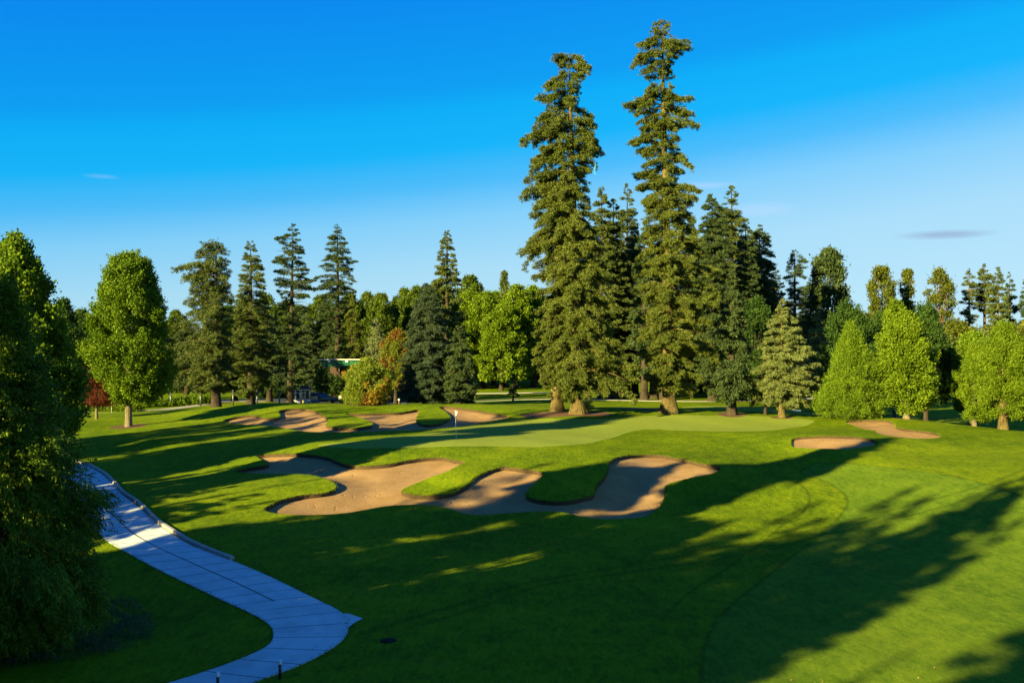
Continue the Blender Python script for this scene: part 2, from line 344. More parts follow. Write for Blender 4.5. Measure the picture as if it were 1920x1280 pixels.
# surface lines: mowing edges and two fine dark lines on the turf
ARC1 = [(1440,889),(1462,893),(1501,908),(1518,932),(1506,958),(1466,985),(1422,1022),(1374,1057),(1300,1105),(1240,1160)]
DARKLINE1 = [(677,1188),(746,1166),(884,1125),(987,1092),(1193,1056),(1300,1037),(1475,1004),(1606,974),(1738,939),(1847,908),(1930,876)]
DARKLINE2 = [(780,1173),(884,1142),(1021,1097),(1193,1070),(1418,1035),(1519,1009),(1650,978),(1738,958),(1825,930),(1930,893)]
lines = []
for pl, w, a in ((ARC1, .14, .85), (DARKLINE1, .28, .7), (DARKLINE2, .28, .7)):
    lines.append((smooth_poly(hit(pl), False, .35), w, a, False))
lines.append((P_fair, .14, .85, True))

def build_ground():
    pts = []; edges = []; keep_dist = []
    def ring(P, closed=True):
        b = len(pts); pts.extend([(float(a), float(c)) for a, c in P]); n = len(P)
        edges.extend([(b + i, b + (i + 1) % n) for i in range(n if closed else n - 1)])
    for nm, P in REG: ring(P)
    core = []
    for P, w, a, cl in lines:
        Pp = np.asarray(P); t = np.roll(Pp, -1, 0) - np.roll(Pp, 1, 0)
        if not cl: t[0] = Pp[1] - Pp[0]; t[-1] = Pp[-1] - Pp[-2]
        t /= (np.linalg.norm(t, axis=1)[:, None] + 1e-9); n = np.stack([-t[:, 1], t[:, 0]], -1)
        if not cl: ring(Pp, False)
        core.append((Pp, a))
        for s in (-1, 1): pts.extend([tuple(q) for q in (Pp + n * w * s).tolist()])
    nfix = len(pts); fixed = np.array(pts)
    g = []
    r = 11.0; k = 0
    while r < 330:
        na = int(R(124) / R(0.5)); off = (k % 2) * 0.25
        for i in range(na + 1):
            a = R(-62 + off + i * 0.5); g.append((r * math.sin(a), r * math.cos(a)))
        r *= 1.0125; k += 1
    g = np.array(g)
    # drop grid points too close to an outline
    cell = {}
    for i, (x, y) in enumerate(fixed): cell.setdefault((int(x // 1), int(y // 1)), []).append(i)
    keep = np.ones(len(g), bool)
    for i, (x, y) in enumerate(g):
        cx, cy = int(x // 1), int(y // 1); near = []
        for dx in (-1, 0, 1):
            for dy in (-1, 0, 1): near += cell.get((cx + dx, cy + dy), ())
        if near:
            d = fixed[near] - (x, y)
            if (d * d).sum(1).min() < 0.04: keep[i] = False
    g = g[keep].tolist()
    r = 340.0
    while r < 5000:
        g += [(r * math.sin(R(a)), r * math.cos(R(a))) for a in range(0, 360, 4)]; r *= 1.35
    r = 4.0
    while r < 330:
        g += [(r * math.sin(R(a)), r * math.cos(R(a))) for a in range(66, 296, 4)]; r *= 1.12
    g += [(r_ * math.sin(R(a)), r_ * math.cos(R(a))) for r_ in (3, 6, 9) for a in range(-62, 63, 12)]
    pts.extend([tuple(q) for q in g])
    res = geometry.delaunay_2d_cdt([Vector(p) for p in pts], edges, [], 0, 1e-4, False)
    V2 = np.array([tuple(v) for v in res[0]]); T = np.array([f[:] for f in res[2]], dtype=np.int32)
    a, b, c = V2[T[:, 0]], V2[T[:, 1]], V2[T[:, 2]]
    ar = (b[:, 0] - a[:, 0]) * (c[:, 1] - a[:, 1]) - (c[:, 0] - a[:, 0]) * (b[:, 1] - a[:, 1])
    T[ar < 0] = T[ar < 0][:, ::-1]; T = T[np.abs(ar) > 1e-9]
    Z = H(V2[:, 0], V2[:, 1])
    # soft undulation of the turf
    cen = V2[T].mean(1); reg = np.zeros(len(T), int) - 1
    for k, (nm, P) in enumerate(REG):
        m = inside(P, cen[:, 0].copy(), cen[:, 1].copy())
        if nm == 'fair': m &= reg < 0
        reg[m] = k
    return V2, T, Z, reg, core
V2, T, Z0, reg, core = build_ground()
turf_line = np.zeros(len(V2))
for P, a in core:
    m = np.where((V2[:, 0] > P[:, 0].min() - .5) & (V2[:, 0] < P[:, 0].max() + .5) & (V2[:, 1] > P[:, 1].min() - .5) & (V2[:, 1] < P[:, 1].max() + .5))[0]
    S = {(round(float(p[0]), 3), round(float(p[1]), 3)) for p in P}
    for i in m:
        if (round(float(V2[i, 0]), 3), round(float(V2[i, 1]), 3)) in S: turf_line[i] = max(turf_line[i], a)
def sub_surface(name, sel, mats, zoff=None, label=None, soil=None):
    F_ = T[sel]; u, inv = np.unique(F_, return_inverse=True); F2 = inv.reshape(-1, 3).astype(np.int32)
    V = np.column_stack([V2[u], Z0[u] + (zoff(u) if zoff is not None else 0)])
    n = len(V); mi = np.zeros(len(F2), int)
    if soil is not None:       # short wall of turf and soil down to the sand round every bunker
        e = {}
        for f in F2:
            for i in range(3):
                a, b = int(f[i]), int(f[(i + 1) % 3]); e[(a, b)] = 1
        bd = [(a, b) for (a, b) in e if (b, a) not in e and soil(u[a]) and soil(u[b])]
        vs = sorted({i for q in bd for i in q}); m_ = len(vs); top = {v: n + k for k, v in enumerate(vs)}; idx = {v: n + m_ + k for k, v in enumerate(vs)}
        hi = V[vs].copy(); low = V[vs].copy(); low[:, 2] -= 0.7
        W = []
        for a, b in bd: W.append((top[a], idx[a], idx[b])); W.append((top[a], idx[b], top[b]))
        V = np.vstack([V, hi, low]); F2 = np.vstack([F2, np.array(W, dtype=np.int32)]); mi = np.concatenate([mi, np.ones(len(W), int)])
        tr = np.concatenate([turf_line[u], np.zeros(2 * len(vs))])
    else: tr = turf_line[u]
    o = mesh_obj(name, V, F2, mats, smooth=True, mi=mi)
    at_ = o.data.attributes.new('turf_line', 'FLOAT', 'POINT'); at_.data.foreach_set('value', tr.astype(np.float32))
    return tag(o, kind='structure')
sandset = [k for k, (nm, P) in enumerate(REG) if nm == 'sand']
bvert = np.zeros(len(V2), bool)
for k in sandset:
    m = np.unique(T[reg == k]); n_ = np.unique(T[reg != k]); bvert[np.intersect1d(m, n_)] = True
isg = np.isin(reg, [-1])
sub_surface('ground', isg, [M['rough'], M['soil']], soil=lambda i: bvert[i])
for k, (nm, P) in enumerate(REG):
    s = reg == k
    if nm == 'green': sub_surface('putting_green', s, [M['green']])
    elif nm == 'fair': sub_surface('fairway', s, [M['fairway']])
    elif nm == 'mulch': sub_surface('mulch_bed', s, [M['mulch']])
    elif nm == 'asphalt': sub_surface('car_park', s, [M['asphalt']])
    else:
        lipd = .20 if k in (4, 5) else .26
        def zo(u, P=P, lipd=lipd):
            d = dist_poly(P, V2[u, 0], V2[u, 1]); t = np.clip(d / 2.5, 0, 1); t = t * t * (3 - 2 * t)
            n = np.sin(V2[u, 0] * 2.1 + np.sin(V2[u, 1] * 1.3)) * np.sin(V2[u, 1] * 1.9) * .02
            return -lipd - .28 * t + n
        sub_surface('sand_bunker', s, [M['sand']], zo)

# grass fringe hanging over the bunker lips and tufts in the rough near by
def fringe():
    rng = np.random.default_rng(5); C = []; Dv = []
    for k in sandset[:4]:
        P = REG[k][1]; Q = np.roll(P, -1, 0); L_ = np.linalg.norm(Q - P, axis=1)
        n = (L_ * 45).astype(int) + 1
        for i in range(len(P)):
            t = rng.random((n[i], 1)); p = P[i] + (Q[i] - P[i]) * t; nn = np.array([(Q[i] - P[i])[1], -(Q[i] - P[i])[0]]) / (L_[i] + 1e-9)
            area = 1.0
            off = rng.normal(0, .05, (n[i], 1)); C.append(p + nn * off)
    C = np.vstack(C); z = H(C[:, 0], C[:, 1]) - .06
    C3 = np.column_stack([C, z]); n = len(C3); a = rng.random(n) * 6.28
    h = rng.uniform(.05, .12, n); lean = rng.normal(0, .35, (n, 2))
    tip = C3 + np.column_stack([lean * h[:, None], h]); s = np.column_stack([np.cos(a), np.sin(a), np.zeros(n)]) * .012
    V = np.stack([C3 - s, C3 + s, tip], 1).reshape(-1, 3); Fc = np.arange(3 * n, dtype=np.int32).reshape(-1, 3)
    o = mesh_obj('grass_fringe', V, Fc, M['rough']); tag(o, 'short ragged turf grass growing along the bunker lips', 'grass', kind='stuff')
fringe()

# ------------------------------------------------------------------ paths
def strip(name, Lp, Rp, mat, step=.45, nx=6, lift=.03, skirt=.14, extra=None):
    Lp = np.asarray(Lp); Rp = np.asarray(Rp)
    n = max(4, int(np.linalg.norm(np.diff((Lp + Rp) / 2, axis=0), axis=1).sum() / step))
    both = smooth_poly(np.hstack([Lp, Rp]), False, step * 1.4)
    A = both[:, :2]; B = both[:, 2:]; c = (A + B) / 2; arc = np.concatenate([[0], np.cumsum(np.linalg.norm(np.diff(c, axis=0), axis=1))])
    V = []; UV = []; Fs = []; w = np.linalg.norm(B - A, axis=1)
    for i in range(len(A)):
        for j in range(nx + 1):
            t = j / nx; p = A[i] * (1 - t) + B[i] * t; V.append([p[0], p[1], 0]); UV.append(((t - .5) * w[i], arc[i]))
    V = np.array(V); V[:, 2] = H(V[:, 0], V[:, 1]) + lift
    m = nx + 1
    for i in range(len(A) - 1):
        for j in range(nx): a = i * m + j; Fs.append((a, a + 1, a + m + 1, a + m))
    n0 = len(V); low = V.copy(); low[:, 2] -= skirt
    for i in range(len(A) - 1):
        for j, s in ((0, 1), (nx, 0)):
            a = i * m + j; b = a + m; q = (a, b, b + n0, a + n0); Fs.append(q if s else q[::-1])
    V = np.vstack([V, low]); UV = UV + UV
    if extra is not None:
        b = len(V); E = np.column_stack([extra, H(extra[:, 0], extra[:, 1]) + lift - .004]); V = np.vstack([V, E]); UV += [(.9, 3.0)] * len(E); Fs.append(tuple(range(b, b + len(E))))
    o = mesh_obj(name, V, Fs, mat); uv = o.data.uv_layers.new(name='UVMap'); UV = np.array(UV)
    li = np.empty(len(o.data.loops), dtype=np.int32); o.data.loops.foreach_get('vertex_index', li); uv.data.foreach_set('uv', UV[li].astype(np.float32).ravel())
    return tag(o, kind='structure'), B
PL = [(-300,860),(-150,862),(-20,866),(50,872),(84,885),(100,905),(114,930),(135,957),(170,988),(215,1023),(290,1065),(380,1108),(455,1143),(500,1168),(512,1190),(500,1212),(445,1238),(370,1264),(290,1288),(150,1325),(-100,1400)]
PR = [(-290,848),(-140,850),(-10,852),(80,858),(128,866),(165,874),(205,900),(240,935),(285,973),(345,1015),(430,1049),(520,1088),(600,1127),(644,1152),(652,1186),(622,1216),(560,1248),(480,1278),(400,1308),(260,1360),(0,1450)]
sp = hit([(640,1150),(655,1151),(680,1160),(663,1169),(650,1180),(640,1182)])
pL, pR = hit(PL), hit(PR)
path, RB = strip('path', pL, pR, M['path'], extra=sp)
# raised kerb along the bank side
kp = smooth_poly(hit([(90,859),(128,865),(165,873),(203,897),(238,932),(283,970),(343,1012),(390,1034),(432,1050)]), False, .5)
def kerb():
    t = np.gradient(kp, axis=0); t /= np.linalg.norm(t, axis=1)[:, None]; nrm = np.stack([t[:, 1], -t[:, 0]], -1)
    if (nrm[10] @ np.array([1, .3])) < 0: nrm = -nrm
    prof = [(-.02, -.1), (-.02, .13), (.02, .17), (.16, .17), (.2, .13), (.2, -.1)]
    V = []; Fs = []
    rr = random.Random(2)
    for i, p in enumerate(kp):
        z = Hs(*p); 
        for a, h in prof: q = p + nrm[i] * a; V.append((q[0], q[1], z + h))
    k = len(prof)
    for i in range(len(kp) - 1):
        for j in range(k - 1):
            a = i * k + j; Fs.append((a, a + 1, a + k + 1, a + k))
    Fs.append(tuple(range(k))); Fs.append(tuple((len(kp) - 1) * k + j for j in range(k))[::-1])
    m = bpy.data.materials.new('kerb'); o = mesh_obj('kerb', V, Fs, M['kerb']); tag(o, kind='structure')
kerb()
def far_path(pd, w, name='path', mat='path'):
    c = np.array([at(px, D)[:2] for px, D in pd]); c = smooth_poly(c, False, 3.0); t = np.gradient(c, axis=0); t /= np.linalg.norm(t, axis=1)[:, None]
    n = np.stack([-t[:, 1], t[:, 0]], -1) * w / 2; strip(name, c + n, c - n, M['kerb'], 1.5, 3, .05)
far_path([(840,146),(960,150),(1060,150),(1150,147),(1250,145),(1330,146),(1420,150),(1540,160),(1700,178)], 2.2)
far_path([(-60,133),(150,131),(250,129),(300,131),(345,138),(420,150),(500,153)], 2.2)
far_path([(540,136),(600,138),(680,142),(760,150)], 2.4)
far_path([(880,190),(1000,188),(1090,186)], 2.8)

def edge_fringe():
    rng = np.random.default_rng(6); C = []
    for px in (PL, PR):
        P = smooth_poly(hit(px[2:]), False, .3)
        for i in range(len(P) - 1):
            a, b = P[i], P[i + 1]; l = np.linalg.norm(b - a); n = int(l * 60) + 1; t = rng.random((n, 1)); nn = np.array([(b - a)[1], -(b - a)[0]]) / (l + 1e-9)
            side = -1 if px is PL else 1
            w_ = .05 + .05 * math.sin(i * .23) * math.sin(i * .071 + 1)
            C.append(a + (b - a) * t - nn * side * 0 + nn * rng.normal(0, w_, (n, 1)))
    C = np.vstack(C); n = len(C); C3 = np.column_stack([C, H(C[:, 0], C[:, 1]) + .0]); a = rng.random(n) * 6.28; h = rng.uniform(.04, .10, n); lean = rng.normal(0, .5, (n, 2))
    tip = C3 + np.column_stack([lean * h[:, None], h]); s_ = np.column_stack([np.cos(a), np.sin(a), np.zeros(n)]) * .010
    o = mesh_obj('grass_fringe', np.stack([C3 - s_, C3 + s_, tip], 1).reshape(-1, 3), np.arange(3 * n, dtype=np.int32).reshape(-1, 3), M['rough']); tag(o, 'turf grass creeping over both edges of the concrete path', 'grass', kind='stuff')
edge_fringe()
# ------------------------------------------------------------------ foliage and bark
def leaf_mat(name, a, b, c, trans=.35, spec=.25, autumn=None, cscale=.5):
    m, nt, N, L = nodes(name); co = objco(N, L)
    gm = N.new('ShaderNodeNewGeometry'); rnd = gm.outputs['Random Per Island']
    n1 = noise(N, L, co, cscale, 3, .6)
    f = mathn(N, L, 'ADD', mathn(N, L, 'MULTIPLY', rnd, .45), mathn(N, L, 'MULTIPLY', n1, .6))
    cc = ramp(N, L, f, [(.25, a), (.52, b), (.85, c)])
    if autumn:
        n2 = noise(N, L, co, .35, 3, .6); mr = N.new('ShaderNodeMapRange'); mr.inputs['From Min'].default_value = autumn[1]; mr.inputs['From Max'].default_value = autumn[1] + .1
        L.new(mathn(N, L, 'ADD', n2, mathn(N, L, 'MULTIPLY', rnd, .12)), mr.inputs['Value']); cc = mixc(N, L, mr.outputs[0], cc, autumn[0])
    d = N.new('ShaderNodeBsdfPrincipled'); d.inputs['Roughness'].default_value = .55; d.inputs['Specular IOR Level'].default_value = spec * .35
    t = N.new('ShaderNodeBsdfTranslucent'); mx = N.new('ShaderNodeMixShader'); o = N.new('ShaderNodeOutputMaterial')
    L.new(cc, d.inputs['Base Color'])
    tc_ = mixc(N, L, 1.0, cc, (1.35, 1.25, .5), 'MULTIPLY'); L.new(tc_, t.inputs[0])
    mx.inputs[0].default_value = trans; L.new(d.outputs[0], mx.inputs[1]); L.new(t.outputs[0], mx.inputs[2]); L.new(mx.outputs[0], o.inputs[0]); return m
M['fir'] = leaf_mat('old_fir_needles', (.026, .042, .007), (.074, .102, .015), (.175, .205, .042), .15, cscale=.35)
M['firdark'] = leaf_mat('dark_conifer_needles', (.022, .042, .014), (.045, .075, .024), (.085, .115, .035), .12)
M['spruce'] = leaf_mat('silver_spruce_needles', (.05, .075, .020), (.125, .16, .045), (.24, .28, .10), .12)
M['conifer'] = leaf_mat('green_conifer_needles', (.035, .055, .012), (.075, .105, .022), (.13, .16, .045), .15)
M['maple'] = leaf_mat('maple_leaves', (.040, .086, .006), (.092, .165, .009), (.18, .27, .016), .28)
M['lime'] = leaf_mat('bright_leaves', (.044, .090, .005), (.105, .172, .008), (.20, .285, .016), .28)
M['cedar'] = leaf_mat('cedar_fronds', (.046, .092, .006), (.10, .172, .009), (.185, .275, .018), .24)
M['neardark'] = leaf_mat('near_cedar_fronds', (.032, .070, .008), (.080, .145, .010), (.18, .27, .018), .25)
M['wood'] = leaf_mat('woodland_leaves', (.032, .062, .008), (.075, .122, .012), (.14, .195, .022), .32)
M['olive'] = leaf_mat('olive_leaves', (.045, .062, .009), (.088, .112, .014), (.145, .17, .026), .3)
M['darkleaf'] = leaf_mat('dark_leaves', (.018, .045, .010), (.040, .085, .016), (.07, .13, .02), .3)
M['red'] = leaf_mat('red_maple_leaves', (.05, .014, .010), (.11, .030, .018), (.19, .055, .03), .35)
M['orange'] = leaf_mat('turning_leaves', (.07, .11, .012), (.14, .18, .02), (.22, .24, .04), .3, autumn=((.16, .085, .018), .52))
M['shrub'] = leaf_mat('shrub_leaves', (.08, .13, .012), (.15, .21, .022), (.26, .30, .05), .3, autumn=((.28, .15, .02), .60))
M['birch'] = leaf_mat('grey_green_leaves', (.10, .13, .05), (.16, .20, .08), (.25, .29, .14), .35)
M['greyblue'] = leaf_mat('grey_blue_leaves', (.022, .042, .022), (.048, .078, .040), (.085, .12, .06), .25)
M['tuss'] = leaf_mat('tussock_blades', (.035, .065, .028), (.07, .105, .05), (.12, .15, .08), .2)
def bark(name, c1, c2, c3):
    m, nt, N, L = nodes(name); co = objco(N, L); n1 = noise(N, L, scaled(N, L, co, (3.5, 3.5, .5)), 2.2, 6, .7, .6); n2 = noise(N, L, co, .9, 4, .6)
    f = mathn(N, L, 'ADD', mathn(N, L, 'MULTIPLY', n1, .6), mathn(N, L, 'MULTIPLY', n2, .4))
    c = ramp(N, L, f, [(.36, c1), (.52, c2), (.66, c3)]); principled(N, L, c, .9, n1, .12, .9, .1); return m
M['bark'] = bark('mossy_fir_bark', (.03, .022, .010), (.11, .085, .032), (.21, .175, .06))
M['barkred'] = bark('red_brown_bark', (.05, .03, .018), (.16, .085, .04), (.27, .15, .07))
M['barkpale'] = bark('pale_smooth_bark', (.08, .065, .045), (.16, .135, .09), (.25, .215, .15))
M['barkdark'] = bark('dark_bark', (.02, .016, .012), (.05, .04, .028), (.09, .07, .05))  # on the left conifers, trunk shade put into the bark colour

def norm(a): return a / (np.linalg.norm(a, axis=-1, keepdims=True) + 1e-9)
def leaves(rng, C, A, n, sig, ll, lw, spread=.8, drop=.25, along=.6, out=None, facing=.7, scl=None):
    "n leaves round every cluster centre C with axis A"
    k = len(C); Cr = np.repeat(C, n, 0); Ar = np.repeat(A, n, 0); N_ = len(Cr)
    g = rng.normal(0, 1, (N_, 3)); u = rng.random((N_, 1))
    sg = np.array(sig) if hasattr(sig, '__len__') else np.array([sig] * 3)
    q_ = np.repeat(scl, n)[:, None] if scl is not None else 1.0
    P = Cr + (Ar * (u - .4) * along + g * sg * (1.1 - .6 * u)) * q_
    d = norm(Ar + rng.normal(0, spread, (N_, 3)) * .8 + np.array([0, 0, -drop]))
    o = np.repeat(out, n, 0) if out is not None else Ar
    nrm = norm(o * facing * .8 + np.array([0, 0, .55 * facing]) + rng.normal(0, .55, (N_, 3)))
    s = norm(np.cross(d, nrm)); L_ = ll * rng.uniform(.6, 1.25, (N_, 1)) * (.5 + .5 * q_); W = lw * rng.uniform(.6, 1.25, (N_, 1)) * (.5 + .5 * q_)
    V = np.stack([P, P + d * L_ * .5 + s * W * .5, P + d * L_, P + d * L_ * .5 - s * W * .5], 1).reshape(-1, 3)
    return V, np.arange(4 * N_, dtype=np.int32).reshape(-1, 4)
def prep(prof, bx, D, zb):
    "photo outline (row, left, right) -> heights and half widths in metres"
    p = sorted(prof, key=lambda q: -q[0]); s = D / F
    h = np.array([CAMZ - (q[0] - HY) * s - zb for q in p]); Lm = np.array([(bx - q[1]) * s for q in p]); Rm = np.array([(q[2] - bx) * s for q in p])
    return h, Lm, Rm
def trunk_mesh(Ht, r0, lean, flare, rng, sides=14, lobes=5, top=.12, rings=18):
    V = []; Fs = []; ph = rng.random() * 6; hs = np.linspace(0, 1, rings) ** 1.7
    for h in hs:
        z = h * Ht; r = r0 * (1 - h) ** .8 * 1.0 + top * r0 * .3; fl = flare * math.exp(-z / (r0 * 1.6))
        for i in range(sides):
            a = 2 * math.pi * i / sides; rr = r * (1 + fl * (1 + .35 * math.sin(lobes * a + ph)) + .05 * math.sin(3 * a + z))
            V.append((rr * math.cos(a) + lean(z)[0], rr * math.sin(a) + lean(z)[1], z - (.35 if h == 0 else 0)))
    for j in range(rings - 1):
        for i in range(sides): Fs.append((j * sides + i, j * sides + (i + 1) % sides, (j + 1) * sides + (i + 1) % sides, (j + 1) * sides + i))
    return V, Fs
def limb(mb, p0, p1, r0, r1, sag, k=4, n=5):
    pts = []; rad = []
    for i in range(k + 1):
        t = i / k; p = np.array(p0) * (1 - t) + np.array(p1) * t; p[2] += sag * math.sin(math.pi * t); pts.append(p); rad.append(r0 * (1 - t) + r1 * t)
    mb.tube(pts, rad, n)
BUDGET = [0]
def conifer(name, label, bx, D, prof, mat='fir', seed=1, nb=120, dens=4.0, nl=14, ll=.36, lw=.13, sig=.3, droop=.35, rise=.25, r0=.5, flare=.5, lean=0.0, barkm='bark',
            group=None, cat='conifer', hang=.5, jit=.22, limbs=40, base=None, world=None, crownlo=None, lat=.17, tufts=0.0, edge=.55, thin=.35):
    rng = np.random.default_rng(seed)
    if world is None: bx_, by_, zb = at(bx, D)
    else: bx_, by_, zb = world
    if base is not None: zb = base
    if world is None: h, Lm, Rm = prep(prof, bx, D, zb)
    else: h, Lm, Rm = np.array([q[0] for q in prof]), np.array([q[1] for q in prof]), np.array([q[2] for q in prof])
    Ht = h.max(); hlo = h.min() if crownlo is None else crownlo
    ln = lambda z: (lean * np.asarray(z) / Ht, 0 * np.asarray(z))
    root = empty(name, (bx_, by_, zb), label, cat, group)
    # whorls of branches, looser towards the top; the longest ones reach the outline
    hb = hlo + (Ht - hlo) * rng.random(nb) ** 1.12; up_ = (hb - hlo) / (Ht - hlo)
    wh = 0.035 * (Ht - hlo); hb = np.where(rng.random(nb) < .35 * up_, np.round(hb / wh) * wh + rng.normal(0, wh * .13, nb), hb); hb = np.clip(hb, hlo, Ht * .99)
    ab = rng.random(nb) * 2 * np.pi; fx = np.full(nb, 0.0)
    hs_ = h[(h > hlo) & (h < Ht * .995)]; mid_ = (hs_[:-1] + hs_[1:]) / 2; hx = np.concatenate([hs_, mid_])
    hb = np.concatenate([hb, hx, hx, np.linspace(Ht * .95, Ht * .995, 6)]); ab = np.concatenate([ab, rng.normal(0, .3, len(hx)), rng.normal(np.pi, .3, len(hx)), rng.random(6) * 6.28]); fx = np.concatenate([fx, np.ones(2 * len(hx)), np.zeros(6)])
    n_ = len(hb)
    side = np.cos(ab); lo = np.interp(hb, h, Lm) + lean * hb / Ht; ro = np.interp(hb, h, Rm) - lean * hb / Ht
    eb = np.where(side > 0, ro, lo) * np.abs(side) + (lo + ro) / 2 * (1 - np.abs(side)); eb = np.maximum(eb, .12)
    pk = np.ones(n_); m2 = np.where(fx > 0)[0]
    for i in m2:
        loc = lo if side[i] < 0 else ro; arr = Lm if side[i] < 0 else Rm
        nb_ = max(np.interp(hb[i] + .9, h, arr), np.interp(hb[i] - .9, h, arr)); me_ = np.interp(hb[i], h, arr); pk[i] = .98 if me_ >= nb_ * .97 else .86
    mg = .3 * (sig * 1.5 + ll * .45) * np.clip(eb / 1.6, .3, 1); eb = np.maximum(eb - mg, eb * .42)
    eb = eb * np.where(fx > 0, pk, rng.uniform(1 - jit * 1.6, 1 - jit * .35, n_))
    tip_dz = eb * (rise - droop)        # branches leave the trunk above or below their tips
    h0 = np.clip(hb - tip_dz, hlo * .9, Ht * .995)
    bd = np.stack([np.cos(ab), np.sin(ab), 0 * ab], -1); pd = np.stack([-np.sin(ab), np.cos(ab), 0 * ab], -1)
    w = (eb + .25) ** 1.2 * (1 - thin * np.clip((hb - hlo) / (Ht - hlo), 0, 1)); w = np.where(fx > 0, w * 1.5, w); nc = int((eb * dens + 2).sum()); bi = rng.choice(n_, nc, p=w / w.sum())
    t = rng.random(nc) ** edge * .86 + .1
    e = eb[bi]; q = rng.normal(0, 1, nc) * lat * e * (1.15 - t)
    C = np.stack([ln(h0[bi])[0], 0 * t, h0[bi]], -1) + bd[bi] * (e * t)[:, None] + pd[bi] * q[:, None]
    vr = rng.normal(0, .13, n_)[bi]
    C[:, 2] += (rise + vr) * e * t - (droop - .4 * vr) * e * t * t - np.abs(q) * .25 - rng.random(nc) ** 2 * hang * .5 * np.minimum(1, e / 3.5)
    if tufts: C += rng.normal(0, tufts, (nc, 3))
    A = norm(bd[bi] * .8 + pd[bi] * (np.sign(q) * .45)[:, None] + np.array([0, 0, -hang * .6]) + rng.normal(0, .15, (nc, 3)))
    V, Fc = leaves(rng, C, A, nl, (sig, sig, sig * .55), ll, lw, .7, hang * .5, sig * 2.0, out=bd[bi], facing=.5, scl=np.clip(e / 1.6, .3, 1) * (1.2 - .65 * t))
    mesh_obj('crown', V, Fc, M[mat], root); BUDGET[0] += len(Fc)
    mb = MB(); tv, tf = trunk_mesh(Ht * .985, r0, ln, flare, rng); mb.add(tv, tf)
    for k in np.argsort(-eb)[:limbs]:
        p0 = (float(ln(h0[k])[0]), 0, float(h0[k])); L_ = eb[k] * .85
        p1 = (p0[0] + bd[k][0] * L_, bd[k][1] * L_, p0[2] + (rise - droop * .85) * L_)
        limb(mb, p0, p1, r0 * .13 + .02, .015, droop * L_ * .22)
    mb.build('trunk', M[barkm], root, True)
    return root
def broad(name, label, bx, D, prof, mat='maple', seed=1, lumps=60, cl=900, nl=16, ll=.24, lw=.16, sig=.22, up=.6, r0=.25, barkm='barkpale', group=None, cat='tree', lump=.30,
          limbs=14, hang=0.0, inner=.15, flare=.25, world=None, spike=.0, droopl=.2, along=.5, fill=.25):
    rng = np.random.default_rng(seed); lumps = int(lumps * 2.1); lump *= .62
    if world is None: bx_, by_, zb = at(bx, D); h, Lm, Rm = prep(prof, bx, D, zb)
    else: bx_, by_, zb = world; h, Lm, Rm = np.array([q[0] for q in prof]), np.array([q[1] for q in prof]), np.array([q[2] for q in prof])
    mg = .75 * (sig * .9 + ll * .5 + spike * .3); Lm = np.where(Lm > 0, np.maximum(Lm - mg, Lm * .45), Lm + mg * .5); Rm = np.where(Rm > 0, np.maximum(Rm - mg, Rm * .45), Rm + mg * .5); h = np.where(h > h.mean(), h - mg * .6, h)
    Ht, hlo = h.max(), h.min()
    root = empty(name, (bx_, by_, zb), label, cat, group)
    kk = rng.random(3) * 6.28
    def ext(z, a):
        lo, ro = np.interp(z, h, Lm), np.interp(z, h, Rm)
        wv = 1 + .10 * np.sin(z * 7.5 / (Ht - hlo) * 2 + 2 * a + kk[0]) + .09 * np.sin(z * 19 / (Ht - hlo) + a * 3 + kk[1]) + .05 * np.sin(5 * a + z * 31 / (Ht - hlo) + kk[2])
        return (lo + ro) / 2 * wv, (ro - lo) / 2     # radius and centre offset
    # lumps sit on the outline surface; clusters fill their outer sides
    zl = hlo + (Ht - hlo) * rng.random(lumps) ** .9; al = rng.random(lumps) * 2 * np.pi; rl, ol = ext(zl, al)
    zl = np.concatenate([zl, [Ht * .98]]); al = np.append(al, 0); rl = np.append(rl, rl.min() * .3); ol = np.append(ol, np.interp(Ht, h, (Rm - Lm) / 2))
    lr = np.clip(lump * (Lm + Rm).max() / 2 * rng.uniform(.6, 1.3, len(zl)), .15, None); lr = np.minimum(lr, np.maximum(rl * .8, .3))
    rc = np.maximum(rl - lr * .75, 0) * rng.uniform(.74, 1.1, len(zl))
    LC = np.stack([ol + rc * np.cos(al), rc * np.sin(al), zl - lr * .3], -1)
    w = lr ** 2; li = rng.choice(len(zl), cl, p=w / w.sum())
    g = norm(rng.normal(0, 1, (cl, 3)) + np.stack([np.cos(al[li]), np.sin(al[li]), .35 + 0 * li], -1) * .8)
    C = LC[li] + g * lr[li][:, None] * rng.uniform(.55, 1.08, (cl, 1)) * np.array([1, 1, 1.15])
    # loose fill over the whole outline
    nf = int(cl * fill); zf = hlo + (Ht - hlo) * rng.random(nf) ** .9; af = rng.random(nf) * 2 * np.pi; rf, of = ext(zf, af); rr = rf * rng.uniform(inner, .95, nf) ** .6
    CF = np.stack([of + rr * np.cos(af), rr * np.sin(af), zf], -1); C = np.vstack([C, CF]); 
    lo_, ro_ = np.interp(C[:, 2], h, Lm), np.interp(C[:, 2], h, Rm)
    outd = norm(np.stack([C[:, 0] - (ro_ - lo_) / 2, C[:, 1], (C[:, 2] - (hlo + Ht) / 2) * .45], -1)); 
    if spike: C = C + norm(outd + np.array([0, 0, up])) * (rng.random((len(C), 1)) ** 3 * spike)
    C[:, 2] = np.maximum(C[:, 2], max(hlo, .12))
    A = norm(outd * .8 + np.array([0, 0, up - hang]) + rng.normal(0, .2, (len(C), 3)))
    V, Fc = leaves(rng, C, A, nl, sig, ll, lw, .8, droopl, along, out=outd)
    V[:, 2] = np.maximum(V[:, 2], .03)
    mesh_obj('crown', V, Fc, M[mat], root); BUDGET[0] += len(Fc)
